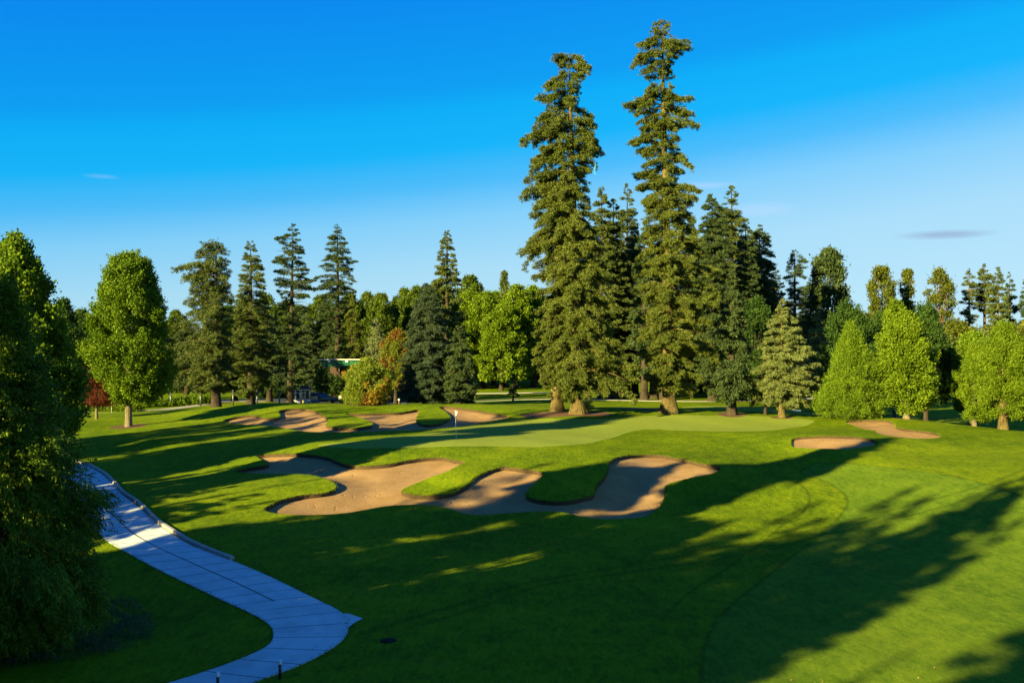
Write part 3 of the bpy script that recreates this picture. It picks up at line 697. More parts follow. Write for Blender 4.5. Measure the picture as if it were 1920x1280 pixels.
    mb = MB(); fork = hlo + (Ht - hlo) * .55; tv, tf = trunk_mesh(max(fork, .8), r0, lambda z: (0, 0), flare, rng, 10, 4, 1.0, 9); mb.add(tv, tf)
    for k in rng.choice(len(LC) - 1, min(limbs, len(LC) - 1), replace=False):
        z0 = min(max(hlo * .9, LC[k][2] * .45), fork * .95); limb(mb, (0, 0, z0), LC[k], r0 * .42, .02, .15 * lr[k])
    mb.build('trunk', M[barkm], root, True)
    return root
def twin(root, bx, D, label, s=1.0, rz=0.0, group=None, world=None, sz=None, name=None, mat=None):
    "another tree that shares its meshes with root"
    x, y, z = at(bx, D) if world is None else world
    c = root.copy(); col.objects.link(c); c.location = (x, y, z); c.scale = (s, s, s * (sz or 1)); c.rotation_euler.z = rz; c['label'] = label
    if group: c['group'] = group
    elif 'group' in c: del c['group']
    for ch in list(root.children):
        d = ch.copy(); col.objects.link(d); d.parent = c
    return c
# ------------------------------------------------------------------ the two giants by the green (and the second stem beside the left one)
GR = 'giant old firs behind the green'
fir_left = conifer('fir_tree', 'tall old fir with crooked flat top, right stem of the close pair behind the green', 1085, 99,
 [(101,1045,1066),(108,1032,1090),(118,1040,1104),(132,1046,1111),(146,1042,1104),(158,1015,1092),(168,1010,1090),(182,1008,1086),(205,1000,1088),(222,1000,1120),(240,985,1128),(262,968,1131),(272,1000,1131),(290,1006,1136),(303,990,1130),(315,986,1112),(340,992,1108),(380,1000,1112),(430,1000,1130),(480,1010,1150),(540,1020,1158),(600,1022,1165),(650,1018,1182),(700,1010,1203),(728,1035,1208),(744,1050,1198)],
 'fir', 11, nb=380, dens=13, nl=30, ll=.30, lw=.062, sig=.17, thin=.55, droop=.55, rise=.30, r0=.62, flare=.75, lean=-.95, group=GR, hang=.9, jit=.38, limbs=80, tufts=.1, lat=.14, edge=.5)
fir_pair = conifer('fir_tree', 'shorter old fir with drooping foliage, left stem of the close pair behind the green', 1045, 101.5,
 [(318,1030,1060),(345,985,1075),(355,968,1080),(372,990,1080),(400,992,1085),(440,990,1090),(458,962,1095),(475,985,1095),(520,990,1100),(580,998,1100),(640,996,1095),(690,998,1090),(728,1015,1080),(742,1022,1070)],
 'fir', 12, nb=260, dens=11, nl=30, ll=.30, lw=.062, sig=.17, thin=.3, droop=.55, rise=.28, r0=.5, flare=.7, group=GR, hang=.9, jit=.35, limbs=40, tufts=.12, edge=.5)
fir_right = conifer('fir_tree', 'tallest fir, open ragged spire with bare orange trunk high up, right of the close pair', 1255, 102,
 [(34,1232,1246),(48,1222,1258),(60,1218,1256),(74,1222,1250),(86,1192,1296),(93,1192,1300),(103,1196,1286),(118,1180,1266),(131,1190,1262),(150,1203,1266),(175,1203,1266),(187,1182,1282),(203,1166,1303),(215,1178,1298),(238,1193,1314),(256,1184,1280),(280,1176,1282),(300,1196,1302),(318,1196,1290),(331,1188,1268),(350,1186,1286),(366,1196,1318),(390,1200,1310),(430,1196,1322),(475,1190,1345),(520,1185,1362),(570,1185,1356),(620,1188,1348),(660,1190,1352),(700,1200,1340),(722,1225,1318),(736,1235,1312)],
 'fir', 13, nb=350, dens=13, nl=30, ll=.30, lw=.062, sig=.17, thin=.55, droop=.46, rise=.28, r0=.62, flare=.75, lean=-.75, group=GR, hang=.75, jit=.4, limbs=110, tufts=.1, lat=.14, edge=.5)
# conifers filling the middle behind them
GB = 'dark conifers behind the giant firs'
c1 = conifer('conifer', 'pointed conifer seen in the gap just right of the crooked-topped fir', 1128, 150, [(348,1125,1131),(380,1108,1148),(430,1098,1158),(500,1092,1165),(600,1085,1172),(698,1088,1170)], 'conifer', 21, 234, 8.0, 20, .42, .11, .27, r0=.5, group=GB, barkm='barkdark')
c2 = conifer('conifer', 'slender conifer tip just left of the tallest fir', 1176, 158, [(343,1174,1179),(372,1160,1192),(430,1148,1202),(500,1140,1212),(620,1132,1220),(700,1134,1218)], 'conifer', 22, 234, 8.0, 20, .42, .11, .27, r0=.5, group=GB, barkm='barkdark')
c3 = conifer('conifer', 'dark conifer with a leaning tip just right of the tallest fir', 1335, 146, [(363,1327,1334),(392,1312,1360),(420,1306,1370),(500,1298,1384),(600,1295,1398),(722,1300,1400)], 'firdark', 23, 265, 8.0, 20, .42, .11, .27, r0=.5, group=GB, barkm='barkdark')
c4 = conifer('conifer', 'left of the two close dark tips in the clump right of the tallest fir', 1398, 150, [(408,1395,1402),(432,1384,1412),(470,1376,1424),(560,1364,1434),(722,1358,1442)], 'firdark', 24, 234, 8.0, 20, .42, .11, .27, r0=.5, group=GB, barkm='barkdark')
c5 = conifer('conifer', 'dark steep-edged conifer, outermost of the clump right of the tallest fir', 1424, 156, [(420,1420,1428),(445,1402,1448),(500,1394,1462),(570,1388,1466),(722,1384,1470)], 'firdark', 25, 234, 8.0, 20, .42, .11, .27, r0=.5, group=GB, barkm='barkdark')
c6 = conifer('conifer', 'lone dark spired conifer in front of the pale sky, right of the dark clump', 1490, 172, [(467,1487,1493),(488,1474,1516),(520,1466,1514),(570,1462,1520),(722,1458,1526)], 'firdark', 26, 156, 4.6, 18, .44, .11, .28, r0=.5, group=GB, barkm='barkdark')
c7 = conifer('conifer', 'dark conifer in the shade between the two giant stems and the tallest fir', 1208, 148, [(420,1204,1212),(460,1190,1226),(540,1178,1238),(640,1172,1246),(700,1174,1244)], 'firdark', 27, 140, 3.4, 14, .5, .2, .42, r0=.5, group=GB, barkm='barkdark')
twin(c3, 1290, 162, 'dark conifer hidden behind the tallest fir, its edge showing right of that trunk', .95, 2.0, GB)
twin(c5, 1160, 172, 'dark conifer far back between the crooked fir and the tallest fir', .9, 1.0, GB)
for k_, (px_, D_, sc_, lb_) in enumerate([(1245, 150, .98, 'dark conifer directly behind the trunk of the tallest fir'), (1100, 156, .86, 'dark conifer directly behind the pair of giant stems'), (1372, 160, 1.0, 'dark conifer behind the fully shaded fir'), (1455, 165, .8, 'dark conifer low behind the silvery spruce, left side'), (1190, 160, .85, 'dark conifer in the deepest shade left of the tallest fir'), (1150, 152, .9, 'dark conifer in the deepest shade right of the close pair of stems'), (1225, 156, .88, 'dark conifer just left of and behind the tallest fir trunk')]):
    twin([c7, c1, c2][k_ % 3], px_, D_, lb_, sc_, k_ * 2.1, GB).scale = (sc_ * 1.35, sc_ * 1.35, sc_)
cot = broad('poplar_tree', 'tall open ragged tree with upright twigs, right of the lone dark spire', 1552, 176, [(470,1543,1566),(488,1526,1580),(530,1518,1584),(560,1520,1588),(600,1515,1600),(660,1510,1600),(725,1515,1590)], 'firdark', 31, 60, 1305, 16, .6, .3, .45, .9, .4, 'barkdark', 'tall trees on the right skyline', lump=.24, fill=.2)
# shaded fir and small trees right of the giants
conifer('fir_tree', 'fully shaded dark fir with a straight dark trunk beside the far flag', 1372, 103, [(500,1366,1378),(560,1348,1398),(640,1328,1412),(700,1320,1424),(735,1318,1424),(752,1330,1408)], 'firdark', 33, 150, 9, 18, .34, .12, .26, droop=.45, r0=.42, flare=.5, hang=.8, barkm='barkdark')
conifer('fir_tree', 'small low spreading fir on a thin dark trunk, left of the silvery spruce', 1435, 104, [(700,1425,1445),(722,1398,1470),(738,1388,1475),(752,1400,1462)], 'conifer', 34, 60, 12, 18, .28, .1, .22, droop=.4, r0=.17, flare=.3, hang=.7, barkm='barkdark')
conifer('spruce_tree', 'silvery green spruce with tiered branches and pale trunk foot, right of the far flag', 1466, 101, [(558,1463,1469),(580,1452,1484),(602,1438,1500),(640,1420,1520),(672,1412,1538),(698,1406,1556),(728,1412,1546),(752,1430,1520),(766,1446,1490)], 'spruce', 35, 250, 9, 26, .25, .06, .16, droop=.28, rise=.18, r0=.3, flare=.45, hang=.55, jit=.3, barkm='bark', limbs=70)
conifer('spruce_tree', 'light grey green spruce tip showing behind the silvery spruce', 1531, 140, [(572,1529,1534),(600,1517,1548),(640,1508,1558),(700,1504,1562),(735,1508,1560)], 'spruce', 36, 110, 4, 16, .34, .13, .26, r0=.3)
broad('round_tree', 'dark rounded tree with fine foliage between the dark clump and the silvery spruce', 1415, 138, [(562,1402,1428),(582,1388,1444),(620,1380,1450),(690,1380,1450),(735,1390,1440)], 'darkleaf', 37, 40, 1015, 16, .32, .18, .26, .9, .25, 'barkdark', spike=.6)
# right hand group
GC = 'leafy trees along the right side of the green'
broad('cedar_tree', 'bushy bright cedar reaching down to the grass, right of the silvery spruce', 1595, 98, [(612,1586,1600),(640,1572,1620),(680,1562,1638),(715,1548,1644),(745,1536,1652),(768,1534,1654),(783,1542,1648)], 'cedar', 41, 90, 2900, 20, .20, .06, .17, .9, .25, 'barkdark', GC, lump=.26, spike=.5, droopl=.0, along=.5, fill=.8)
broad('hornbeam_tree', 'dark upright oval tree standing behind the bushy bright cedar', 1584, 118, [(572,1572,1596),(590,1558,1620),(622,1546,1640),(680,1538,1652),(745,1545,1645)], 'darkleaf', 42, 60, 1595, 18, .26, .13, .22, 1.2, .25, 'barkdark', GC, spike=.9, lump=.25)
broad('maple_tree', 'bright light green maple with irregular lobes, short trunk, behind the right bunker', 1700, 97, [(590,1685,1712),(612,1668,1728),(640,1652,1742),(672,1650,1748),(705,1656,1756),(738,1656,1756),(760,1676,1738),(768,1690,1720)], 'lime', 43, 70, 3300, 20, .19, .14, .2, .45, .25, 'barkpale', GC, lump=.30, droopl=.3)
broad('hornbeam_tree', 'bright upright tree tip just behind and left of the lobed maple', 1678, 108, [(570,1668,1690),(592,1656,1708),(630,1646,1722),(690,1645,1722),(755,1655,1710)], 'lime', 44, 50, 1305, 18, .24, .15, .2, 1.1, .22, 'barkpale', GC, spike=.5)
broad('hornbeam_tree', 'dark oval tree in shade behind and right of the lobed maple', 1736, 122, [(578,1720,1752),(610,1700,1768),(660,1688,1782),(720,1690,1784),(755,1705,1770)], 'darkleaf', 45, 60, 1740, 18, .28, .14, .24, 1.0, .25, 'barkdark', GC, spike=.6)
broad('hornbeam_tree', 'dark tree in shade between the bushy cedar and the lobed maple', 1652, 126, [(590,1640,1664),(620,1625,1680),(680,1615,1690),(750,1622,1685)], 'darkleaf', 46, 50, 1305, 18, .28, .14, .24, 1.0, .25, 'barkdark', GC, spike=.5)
broad('beech_tree', 'fine-leaved yellow green tree on a thin pale trunk, left of the thick-trunked edge tree', 1827, 91, [(650,1826,1848),(680,1808,1866),(720,1800,1872),(752,1802,1872),(776,1812,1862),(786,1820,1842)], 'lime', 47, 60, 2175, 22, .15, .08, .15, .8, .16, 'barkpale', GC, spike=.5, lump=.24)
broad('beech_tree', 'large fine-leaved yellow green tree on a thick mossy trunk at the right edge', 1881, 88, [(614,1874,1896),(640,1850,1916),(680,1838,1932),(725,1834,1938),(760,1842,1936),(780,1856,1924)], 'lime', 48, 80, 3335, 24, .15, .08, .15, .8, .33, 'bark', GC, spike=.6, lump=.24)
broad('beech_tree', 'fine-leaved yellow green tree cut off by the right edge of the picture', 1958, 92, [(640,1945,1975),(670,1925,1992),(720,1912,2000),(765,1918,1998),(785,1930,1985)], 'lime', 49, 60, 2030, 22, .15, .08, .15, .8, .2, 'barkpale', GC, spike=.5, lump=.24)
broad('maple_tree', 'bright green rounded maple behind the left tree of the pair at the right edge', 1820, 118, [(628,1806,1842),(655,1792,1862),(700,1786,1864),(750,1790,1856),(770,1800,1845)], 'maple', 50, 50, 1595, 18, .26, .2, .22, .4, .25, 'barkpale', GC)
GD = 'tall trees on the right skyline'
fr1 = broad('poplar_tree', 'tall loose-crowned skyline tree, left one of the two above the lobed maple', 1652, 290, [(505,1640,1664),(525,1628,1680),(560,1625,1682),(600,1630,1676),(680,1630,1676)], 'olive', 51, 36, 609, 16, .9, .45, .6, .7, .5, 'barkred', GD, lump=.34)
fr2 = broad('poplar_tree', 'narrow loose-crowned skyline tree, right one of the two above the lobed maple', 1700, 300, [(508,1692,1708),(535,1684,1716),(575,1685,1716),(640,1686,1716),(680,1686,1716)], 'olive', 52, 26, 435, 16, .9, .45, .55, .7, .45, 'barkred', GD, lump=.4)
fr3 = broad('poplar_tree', 'broad twiggy half bare tree with orange limbs standing alone on the right skyline', 1762, 270, [(508,1752,1772),(525,1738,1785),(560,1736,1788),(600,1734,1796),(680,1740,1790)], 'olive', 53, 34, 551, 15, .8, .3, .6, 1.2, .55, 'barkred', GD, lump=.3, limbs=34)
fr4 = conifer('conifer', 'leftmost of the four tall conifers on the right skyline, with flat open branches', 1817, 280, [(503,1814,1820),(520,1806,1830),(545,1800,1834),(590,1800,1834),(660,1802,1834)], 'conifer', 54, 90, 3.2, 14, .7, .22, .4, r0=.5, group=GD, droop=.1, rise=.1, barkm='barkred')
fr5 = conifer('conifer', 'tall right skyline conifer with bare orange lower trunk, second of the four', 1846, 284, [(494,1843,1849),(515,1832,1860),(550,1828,1862),(585,1832,1858)], 'conifer', 55, 90, 3.4, 14, .7, .22, .4, r0=.6, group=GD, droop=.1, rise=.1, barkm='barkred')
fr6 = conifer('conifer', 'dense third one of the four tall conifers on the right skyline', 1871, 276, [(498,1868,1874),(520,1858,1884),(560,1852,1892),(610,1848,1898),(670,1846,1900)], 'conifer', 56, 110, 3.8, 14, .7, .22, .4, r0=.5, group=GD, droop=.2, rise=.1)
fr7 = conifer('conifer', 'rightmost of the four tall conifers on the right skyline, dark with a thin tip', 1893, 288, [(509,1891,1895),(535,1884,1904),(580,1880,1910),(660,1878,1914)], 'firdark', 57, 90, 3.4, 14, .7, .22, .4, r0=.5, group=GD, droop=.15, rise=.1)
twin(fr7, 1922, 282, 'dark conifer half cut off by the right edge on the skyline', .92, 1.5, GD)
# rounded olive woodland trees below the skyline
GE = 'rounded trees of the far woodland'
w1 = broad('woodland_tree', 'x', 1790, 232, [(606,1775,1810),(625,1762,1826),(660,1758,1832),(715,1764,1826)], 'olive', 61, 40, 754, 16, .6, .42, .5, .3, .4, 'barkdark', GE, lump=.36)
w1['label'] = 'olive rounded woodland tree below the half bare skyline tree'
w2 = broad('woodland_tree', 'darker rounded woodland tree below the leftmost skyline conifer', 1845, 240, [(612,1832,1860),(632,1816,1874),(670,1812,1880),(715,1818,1874)], 'conifer', 62, 40, 754, 16, .6, .42, .5, .3, .4, 'barkdark', GE, lump=.36)
twin(w1, 1900, 236, 'olive rounded woodland tree below the rightmost skyline conifer', .95, 2.1, GE)
twin(w2, 1730, 245, 'dark rounded woodland tree low between the lobed maple and the half bare skyline tree', 1.0, 4.0, GE)
twin(w1, 1948, 226, 'olive rounded woodland tree cut off by the right edge below the skyline', 1.05, 1.1, GE)
twin(w2, 1870, 215, 'dark green rounded tree low behind the pair at the right edge', .9, .4, GE)
twin(w2, 1768, 215, 'dark green rounded tree low behind the shaded oval tree on the right', .85, 5.2, GE)
twin(w2, 1600, 230, 'dark rounded tree behind the dark upright oval tree', 1.25, 3.2, GE)
twin(w1, 1660, 240, 'olive rounded tree low behind the bright upright tree tip', 1.1, 2.6, GE)
twin(w2, 1545, 222, 'dark rounded tree behind the light grey green spruce tip', 1.2, 1.2, GE)
twin(w2, 1480, 235, 'dark rounded tree low behind the silvery spruce', 1.2, 2.9, GE)

# ------------------------------------------------------------------ left half
GF = 'conifers along the left of the course'
conifer('conifer', 'big old spruce with several leaders and one long branch reaching left', 405, 132, [(450,384,398),(463,368,425),(480,360,432),(505,312,436),(518,330,432),(535,345,436),(558,335,440),(582,350,440),(606,322,440),(650,320,442),(700,328,440),(728,345,430)], 'conifer', 71, 240, 7.5, 22, .34, .075, .2, droop=.35, rise=.25, r0=.6, flare=.35, hang=.8, jit=.42, group=GF, barkm='barkdark', limbs=90, tufts=.15)
conifer('conifer', 'blunt-topped conifer between the many-leadered spruce and the thin open spire', 470, 142, [(450,464,476),(468,456,486),(500,446,498),(540,440,502),(590,430,518),(660,422,522),(735,424,518)], 'conifer', 72, 220, 6.5, 20, .36, .085, .22, r0=.5, group=GF, barkm='barkdark')
conifer('conifer', 'thin open spire with upswept bare-tipped branches and visible trunk, tallest on the left', 543, 138, [(417,549,553),(430,537,562),(446,512,568),(470,506,574),(498,502,586),(525,505,596),(545,514,592),(585,512,580),(660,502,584),(725,500,592)], 'firdark', 73, 190, 6.0, 20, .36, .085, .18, droop=.12, rise=.22, r0=.45, lean=.5, group=GF, jit=.4, limbs=90, barkm='barkdark')
conifer('conifer', 'broad dense dark conifer above the green-roofed shelter', 633, 190, [(420,629,639),(446,612,650),(472,604,662),(502,590,674),(540,585,672),(575,588,668),(630,584,672),(700,580,680),(735,584,676)], 'firdark', 74, 280, 6.0, 20, .38, .095, .24, r0=.6, group=GF, jit=.32, barkm='barkdark')
conifer('conifer', 'smaller light green conifer at the right foot of the broad dense conifer', 660, 184, [(556,657,664),(590,643,680),(630,632,694),(690,626,700),(735,630,696)], 'olive', 75, 120, 6, 16, .4, .14, .28, r0=.35, group=GF, droop=.5, hang=1.0, barkm='barkdark')
conifer('conifer', 'narrow pointed conifer rising alone above the dark blue green spruces in the middle', 838, 130, [(431,836,841),(450,823,851),(476,817,858),(502,812,862),(524,808,868),(560,795,876),(620,785,884),(700,775,892),(742,780,888)], 'conifer', 76, 230, 7, 17, .36, .13, .26, droop=.3, r0=.45, group=GF, hang=.7, barkm='barkdark')
conifer('spruce_tree', 'wide dark blue green spruce right of the orange-leaved tree', 798, 124, [(530,794,810),(560,772,832),(600,760,848),(650,748,858),(700,742,868),(735,740,872),(752,748,868)], 'greyblue', 77, 250, 8, 20, .32, .075, .2, droop=.25, rise=.1, r0=.4, group=GF, hang=.7, barkm='barkdark')
conifer('spruce_tree', 'low dark spruce skirt sweeping to the mound behind the flagstick', 862, 122, [(610,852,868),(650,835,884),(700,826,896),(735,822,900),(752,830,892)], 'firdark', 78, 160, 7, 17, .34, .12, .26, droop=.3, r0=.3, group=GF, hang=.8, barkm='barkdark')
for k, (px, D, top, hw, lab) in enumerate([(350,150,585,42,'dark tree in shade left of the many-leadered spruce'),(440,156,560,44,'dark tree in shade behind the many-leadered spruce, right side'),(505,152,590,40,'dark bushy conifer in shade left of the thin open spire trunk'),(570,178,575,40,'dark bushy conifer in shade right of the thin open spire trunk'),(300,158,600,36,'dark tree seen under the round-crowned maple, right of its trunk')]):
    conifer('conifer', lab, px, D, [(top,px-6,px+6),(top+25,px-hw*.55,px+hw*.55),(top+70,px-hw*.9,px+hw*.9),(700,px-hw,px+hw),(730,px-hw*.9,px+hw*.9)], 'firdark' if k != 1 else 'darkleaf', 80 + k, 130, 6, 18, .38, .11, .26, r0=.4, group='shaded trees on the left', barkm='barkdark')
broad('maple_tree', 'round-crowned bright green maple on a straight pale trunk in a mulch ring', 241, 97.5, [(484,228,258),(498,208,284),(520,196,291),(556,182,300),(600,176,306),(645,164,311),(676,162,318),(692,174,320),(708,192,321),(728,212,316),(744,222,298),(750,222,272)], 'maple', 91, 110, 4600, 20, .2, .15, .17, .9, .26, 'barkpale', None, spike=.7, lump=.24, droopl=.1, limbs=14, fill=.5, inner=.05)
broad('red_maple_tree', 'small dark red maple on a pale forked trunk left of the round-crowned maple', 181, 106, [(688,158,188),(700,144,210),(722,144,226),(738,150,242),(748,158,252),(756,172,215)], 'red', 92, 40, 1015, 20, .15, .1, .14, .3, .13, 'barkpale', None, lump=.3, limbs=16, droopl=.5)
broad('maple_tree', 'large bright leafy maple cut off by the left edge, behind the dark cedar', 18, 54, [(460,28,48),(486,-15,66),(520,-50,84),(560,-80,98),(600,-100,106),(640,-110,126),(690,-120,136),(740,-125,140),(800,-120,136),(850,-110,124),(890,-90,95)], 'maple', 93, 160, 5220, 24, .2, .15, .2, .8, .3, 'barkpale', None, spike=.6, lump=.2, droopl=.15, limbs=30)
broad('dark_tree', 'dark tree showing between the big left maple and the round-crowned maple, left half', 122, 150, [(562,112,128),(590,100,142),(630,90,156),(700,88,158),(745,95,150)], 'darkleaf', 94, 40, 1015, 16, .36, .2, .3, .6, .35, 'barkdark')
broad('dark_tree', 'dark tree showing between the big left maple and the round-crowned maple, right half', 158, 160, [(582,150,166),(600,140,176),(640,132,184),(700,130,186),(745,138,178)], 'darkleaf', 95, 36, 870, 16, .36, .2, .3, .6, .3, 'barkdark')
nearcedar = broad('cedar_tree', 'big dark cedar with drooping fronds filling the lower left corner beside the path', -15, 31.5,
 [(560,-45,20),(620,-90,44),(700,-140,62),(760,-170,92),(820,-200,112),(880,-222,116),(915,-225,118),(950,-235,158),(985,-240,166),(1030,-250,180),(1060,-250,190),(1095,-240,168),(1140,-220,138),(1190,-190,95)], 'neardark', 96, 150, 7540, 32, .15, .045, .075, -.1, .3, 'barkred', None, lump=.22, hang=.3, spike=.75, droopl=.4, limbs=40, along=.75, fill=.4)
broad('round_shrub', 'rounded yellow green shrub tree with orange tinges behind the far left bunkers', 684, 109, [(676,676,702),(690,656,724),(710,646,734),(736,644,736),(752,652,730),(762,668,714)], 'shrub', 97, 60, 1450, 20, .2, .1, .18, .5, .3, 'barkred', None, lump=.26)
broad('tall_shrub', 'narrow dull green shrub touching the left side of the rounded shrub tree', 651, 116, [(690,648,658),(715,641,664),(757,640,668)], 'olive', 98, 24, 551, 18, .22, .1, .2, .6, .12, 'barkdark')
broad('autumn_tree', 'orange brown tinged tree above the rounded shrub tree', 742, 140, [(622,736,758),(645,718,775),(675,708,782),(702,710,780),(730,716,772)], 'orange', 99, 50, 1305, 18, .26, .15, .22, .4, .25, 'barkdark')
broad('birch_tree', 'slender grey green birch left of the orange tinged tree', 704, 146, [(602,701,708),(625,692,718),(655,684,726),(695,682,726),(735,690,718)], 'birch', 100, 40, 870, 16, .24, .12, .2, .9, .16, 'barkpale', spike=.4)
conifer('young_conifer', 'shaded little conifer left of the pale marker post beyond the green', 962, 142, [(700,960,964),(718,953,972),(738,950,975),(746,952,973)], 'firdark', 101, 40, 9, 14, .26, .1, .2, r0=.12, barkm='barkdark')
conifer('young_conifer', 'tiny young fir on the sunlit slope right of the tallest fir trunk', 1296, 150, [(728,1295,1297),(738,1291,1301),(745,1290,1302)], 'conifer', 102, 24, 9, 12, .2, .08, .12, r0=.06)
# yellow green woodland behind the middle and the left
GG = 'leafy trees of the woodland behind the course'
y1 = broad('woodland_tree', 'bright yellow green woodland tree, right one next to the giant pair', 968, 204, [(536,960,984),(560,940,1000),(610,930,1010),(670,924,1012),(703,930,1004)], 'lime', 111, 60, 1595, 18, .42, .3, .34, .35, .4, 'barkdark', GG, lump=.28)
y2 = broad('woodland_tree', 'bright yellow green woodland tree, wide middle one left of the giant pair', 905, 208, [(553,892,925),(580,870,945),(620,858,955),(670,852,958),(703,860,950)], 'lime', 112, 60, 1595, 18, .42, .3, .34, .35, .4, 'barkdark', GG, lump=.28)
y3 = broad('woodland_tree', 'mid green rounded woodland tree right of the narrow pointed conifer', 880, 222, [(522,870,892),(545,850,914),(590,845,918),(680,850,912)], 'wood', 113, 50, 1305, 18, .5, .34, .4, .5, .4, 'barkdark', GG, lump=.28)
broad('poplar_tree', 'thin dark poplar tip poking above the yellow green woodland', 946, 215, [(512,943,949),(530,938,954),(560,936,956),(640,936,956)], 'conifer', 114, 20, 377, 14, .5, .25, .3, 1.0, .25, 'barkdark')
YL = [(y3, 830, 212, .88, 'mid green woodland tree behind the narrow pointed conifer'), (y3, 780, 215, .9, 'mid green woodland tree above the orange tinged tree'), (y2, 735, 212, .64, 'yellowish woodland tree above the slender birch'),
      (y3, 690, 218, .86, 'mid green woodland tree right of the broad dense conifer'), (y1, 1010, 226, .85, 'yellow green woodland tree seen just left of the giant pair of stems'), (y3, 600, 225, .86, 'woodland tree left of the broad dense conifer'),
      (y3, 500, 225, .88, 'pale woodland tree seen between the blunt-topped conifer and the thin spire'), (y3, 330, 215, .72, 'woodland tree seen right of the round-crowned maple'), (y3, 215, 220, .66, 'woodland tree hidden behind the round-crowned maple'),
      (y3, 80, 225, .8, 'woodland tree behind the big left maple'), (y3, 1060, 215, .9, 'woodland tree behind the pair of giant stems'), (y2, 1240, 250, .66, 'woodland tree far behind the tallest fir trunk'), (y3, 1330, 235, .8, 'woodland tree far behind the fully shaded fir'),
      (y2, 1400, 250, .68, 'woodland tree far behind the small spreading fir'), (y3, 430, 232, .8, 'woodland tree behind the many-leadered spruce'), (y2, 860, 204, .7, 'lower yellow green woodland tree just right of the narrow pointed conifer'),
      (y2, 1150, 246, .72, 'woodland tree seen behind the right side of the giant pair'), (y3, 560, 240, .8, 'woodland tree behind the thin open spire'), (y2, -40, 215, .64, 'woodland tree beyond the left edge of the frame')]
YL += [(y2, 940, 199, .85, 'yellow green woodland tree in the bright mass left of the giant pair, low in front'), (y1, 880, 212, .96, 'yellow green woodland tree in the bright mass left of the giant pair, left side'), (y1, 1000, 209, 1.0, 'yellow green woodland tree partly hidden by the left giant stem'), (y2, 925, 220, 1.02, 'yellow green woodland tree at the back of the bright mass left of the giants'),
       (y3, 655, 210, .84, 'woodland tree just right of the broad dense conifer, lower one'), (y3, 715, 206, .83, 'woodland tree above and left of the orange tinged tree'), (y3, 760, 226, .9, 'woodland tree above and right of the orange tinged tree'), (y3, 805, 228, .92, 'woodland tree behind the wide dark blue green spruce'),
       (y3, 460, 210, .82, 'woodland tree behind the blunt-topped conifer'), (y3, 280, 205, .74, 'woodland tree close behind the round-crowned maple'), (y3, 150, 205, .7, 'woodland tree low between the big left maple and the round-crowned maple'), (y3, 540, 215, .8, 'woodland tree low behind the thin spire trunk')]
for k, (s, px, D, sc, lab) in enumerate(YL): twin(s, px, D, lab, sc, k * 1.7, GG)

for k, (s_, px_, D_, sc_, lab_) in enumerate([(c4, 1440, 178, .82, 'dark conifer low right of the dark clump'), (c3, 1355, 172, 1.06, 'dark conifer in the middle of the clump right of the tallest fir'), (c5, 1310, 176, .95, 'dark conifer at the left end of the clump right of the tallest fir'), (c4, 1412, 170, 1.0, 'dark conifer between the two close dark tips'), (c5, 1520, 200, .82, 'dark conifer between the lone spire and the ragged poplar')]):
    twin(s_, px_, D_, lab_, sc_, k * 1.9 + .5, GB).scale = (sc_ * 1.3, sc_ * 1.3, sc_)
# ------------------------------------------------------------------ hedges and low banks of shrubs
def hedge(name, label, pd, hgt, wid, mat, seed, n=900, ll=.22, lw=.12, group=None, nl=16, cat='hedge'):
    rng = np.random.default_rng(seed); c = np.array([at(px, D)[:2] for px, D in pd]); c = smooth_poly(c, False, .8)
    i = rng.integers(0, len(c), n); t = np.gradient(c, axis=0); t /= np.linalg.norm(t, axis=1)[:, None] + 1e-9
    a = rng.random(n) * np.pi; r = rng.uniform(.65, 1.0, n); nn = np.stack([-t[i, 1], t[i, 0]], -1)
    lump = 1 + .18 * np.sin(i * .55 + seed) + .1 * np.sin(i * 1.3)
    xy = c[i] + nn * (np.cos(a) * r * wid / 2)[:, None] + rng.normal(0, .25, (n, 2)); z = np.sin(a) * r * hgt * lump
    o0 = np.array([c[len(c) // 2][0], c[len(c) // 2][1], Hs(*c[len(c) // 2])])
    C = np.column_stack([xy, H(xy[:, 0], xy[:, 1]) + z]) - o0; out = norm(np.column_stack([nn * np.cos(a)[:, None], np.sin(a)]))
    V, Fc = leaves(rng, C, norm(out + np.array([0, 0, .3])), nl, .2, ll, lw, .8, .1, .3, out=out)
    o = mesh_obj(name, V, Fc, M[mat], loc=o0); BUDGET[0] += len(Fc); return tag(o, label, cat, group)
hedge('hedge', 'tall dark clipped hedge below the green-roofed shelter', [(596,158),(640,158),(690,158),(760,160),(800,162)], 4.2, 2.0, 'darkleaf', 1, 1500, .3, .2)
hedge('hedge', 'low dark bank of shrubs below the left trees, right of the pale maple trunk', [(255,140),(320,143),(390,146)], 1.0, 2.2, 'maple', 2, 1300, .24, .14)
hedge('hedge', 'dark bank of shrubs behind the parked vehicles', [(470,178),(540,182),(610,184),(650,184)], 2.2, 3, 'darkleaf', 3, 1200, .34, .2)
hedge('hedge', 'low sunlit shrubs behind the little red maple', [(130,128),(180,127),(225,128)], .8, 1.6, 'maple', 4, 600, .2, .12)
hedge('hedge', 'low sunlit shrubs behind the pale maple trunk', [(212,126),(240,125),(262,126)], .7, 1.4, 'lime', 5, 400, .2, .12)
hedge('hedge', 'bright green undergrowth far behind the trunk of the tallest fir', [(1190,235),(1240,232),(1300,235),(1340,240)], 3.4, 5, 'lime', 6, 900, .5, .34)
hedge('hedge', 'dark undergrowth along the wood edge left of the giant pair', [(850,238),(930,243),(1000,243),(1080,243)], 3.0, 5, 'darkleaf', 7, 1400, .5, .34)
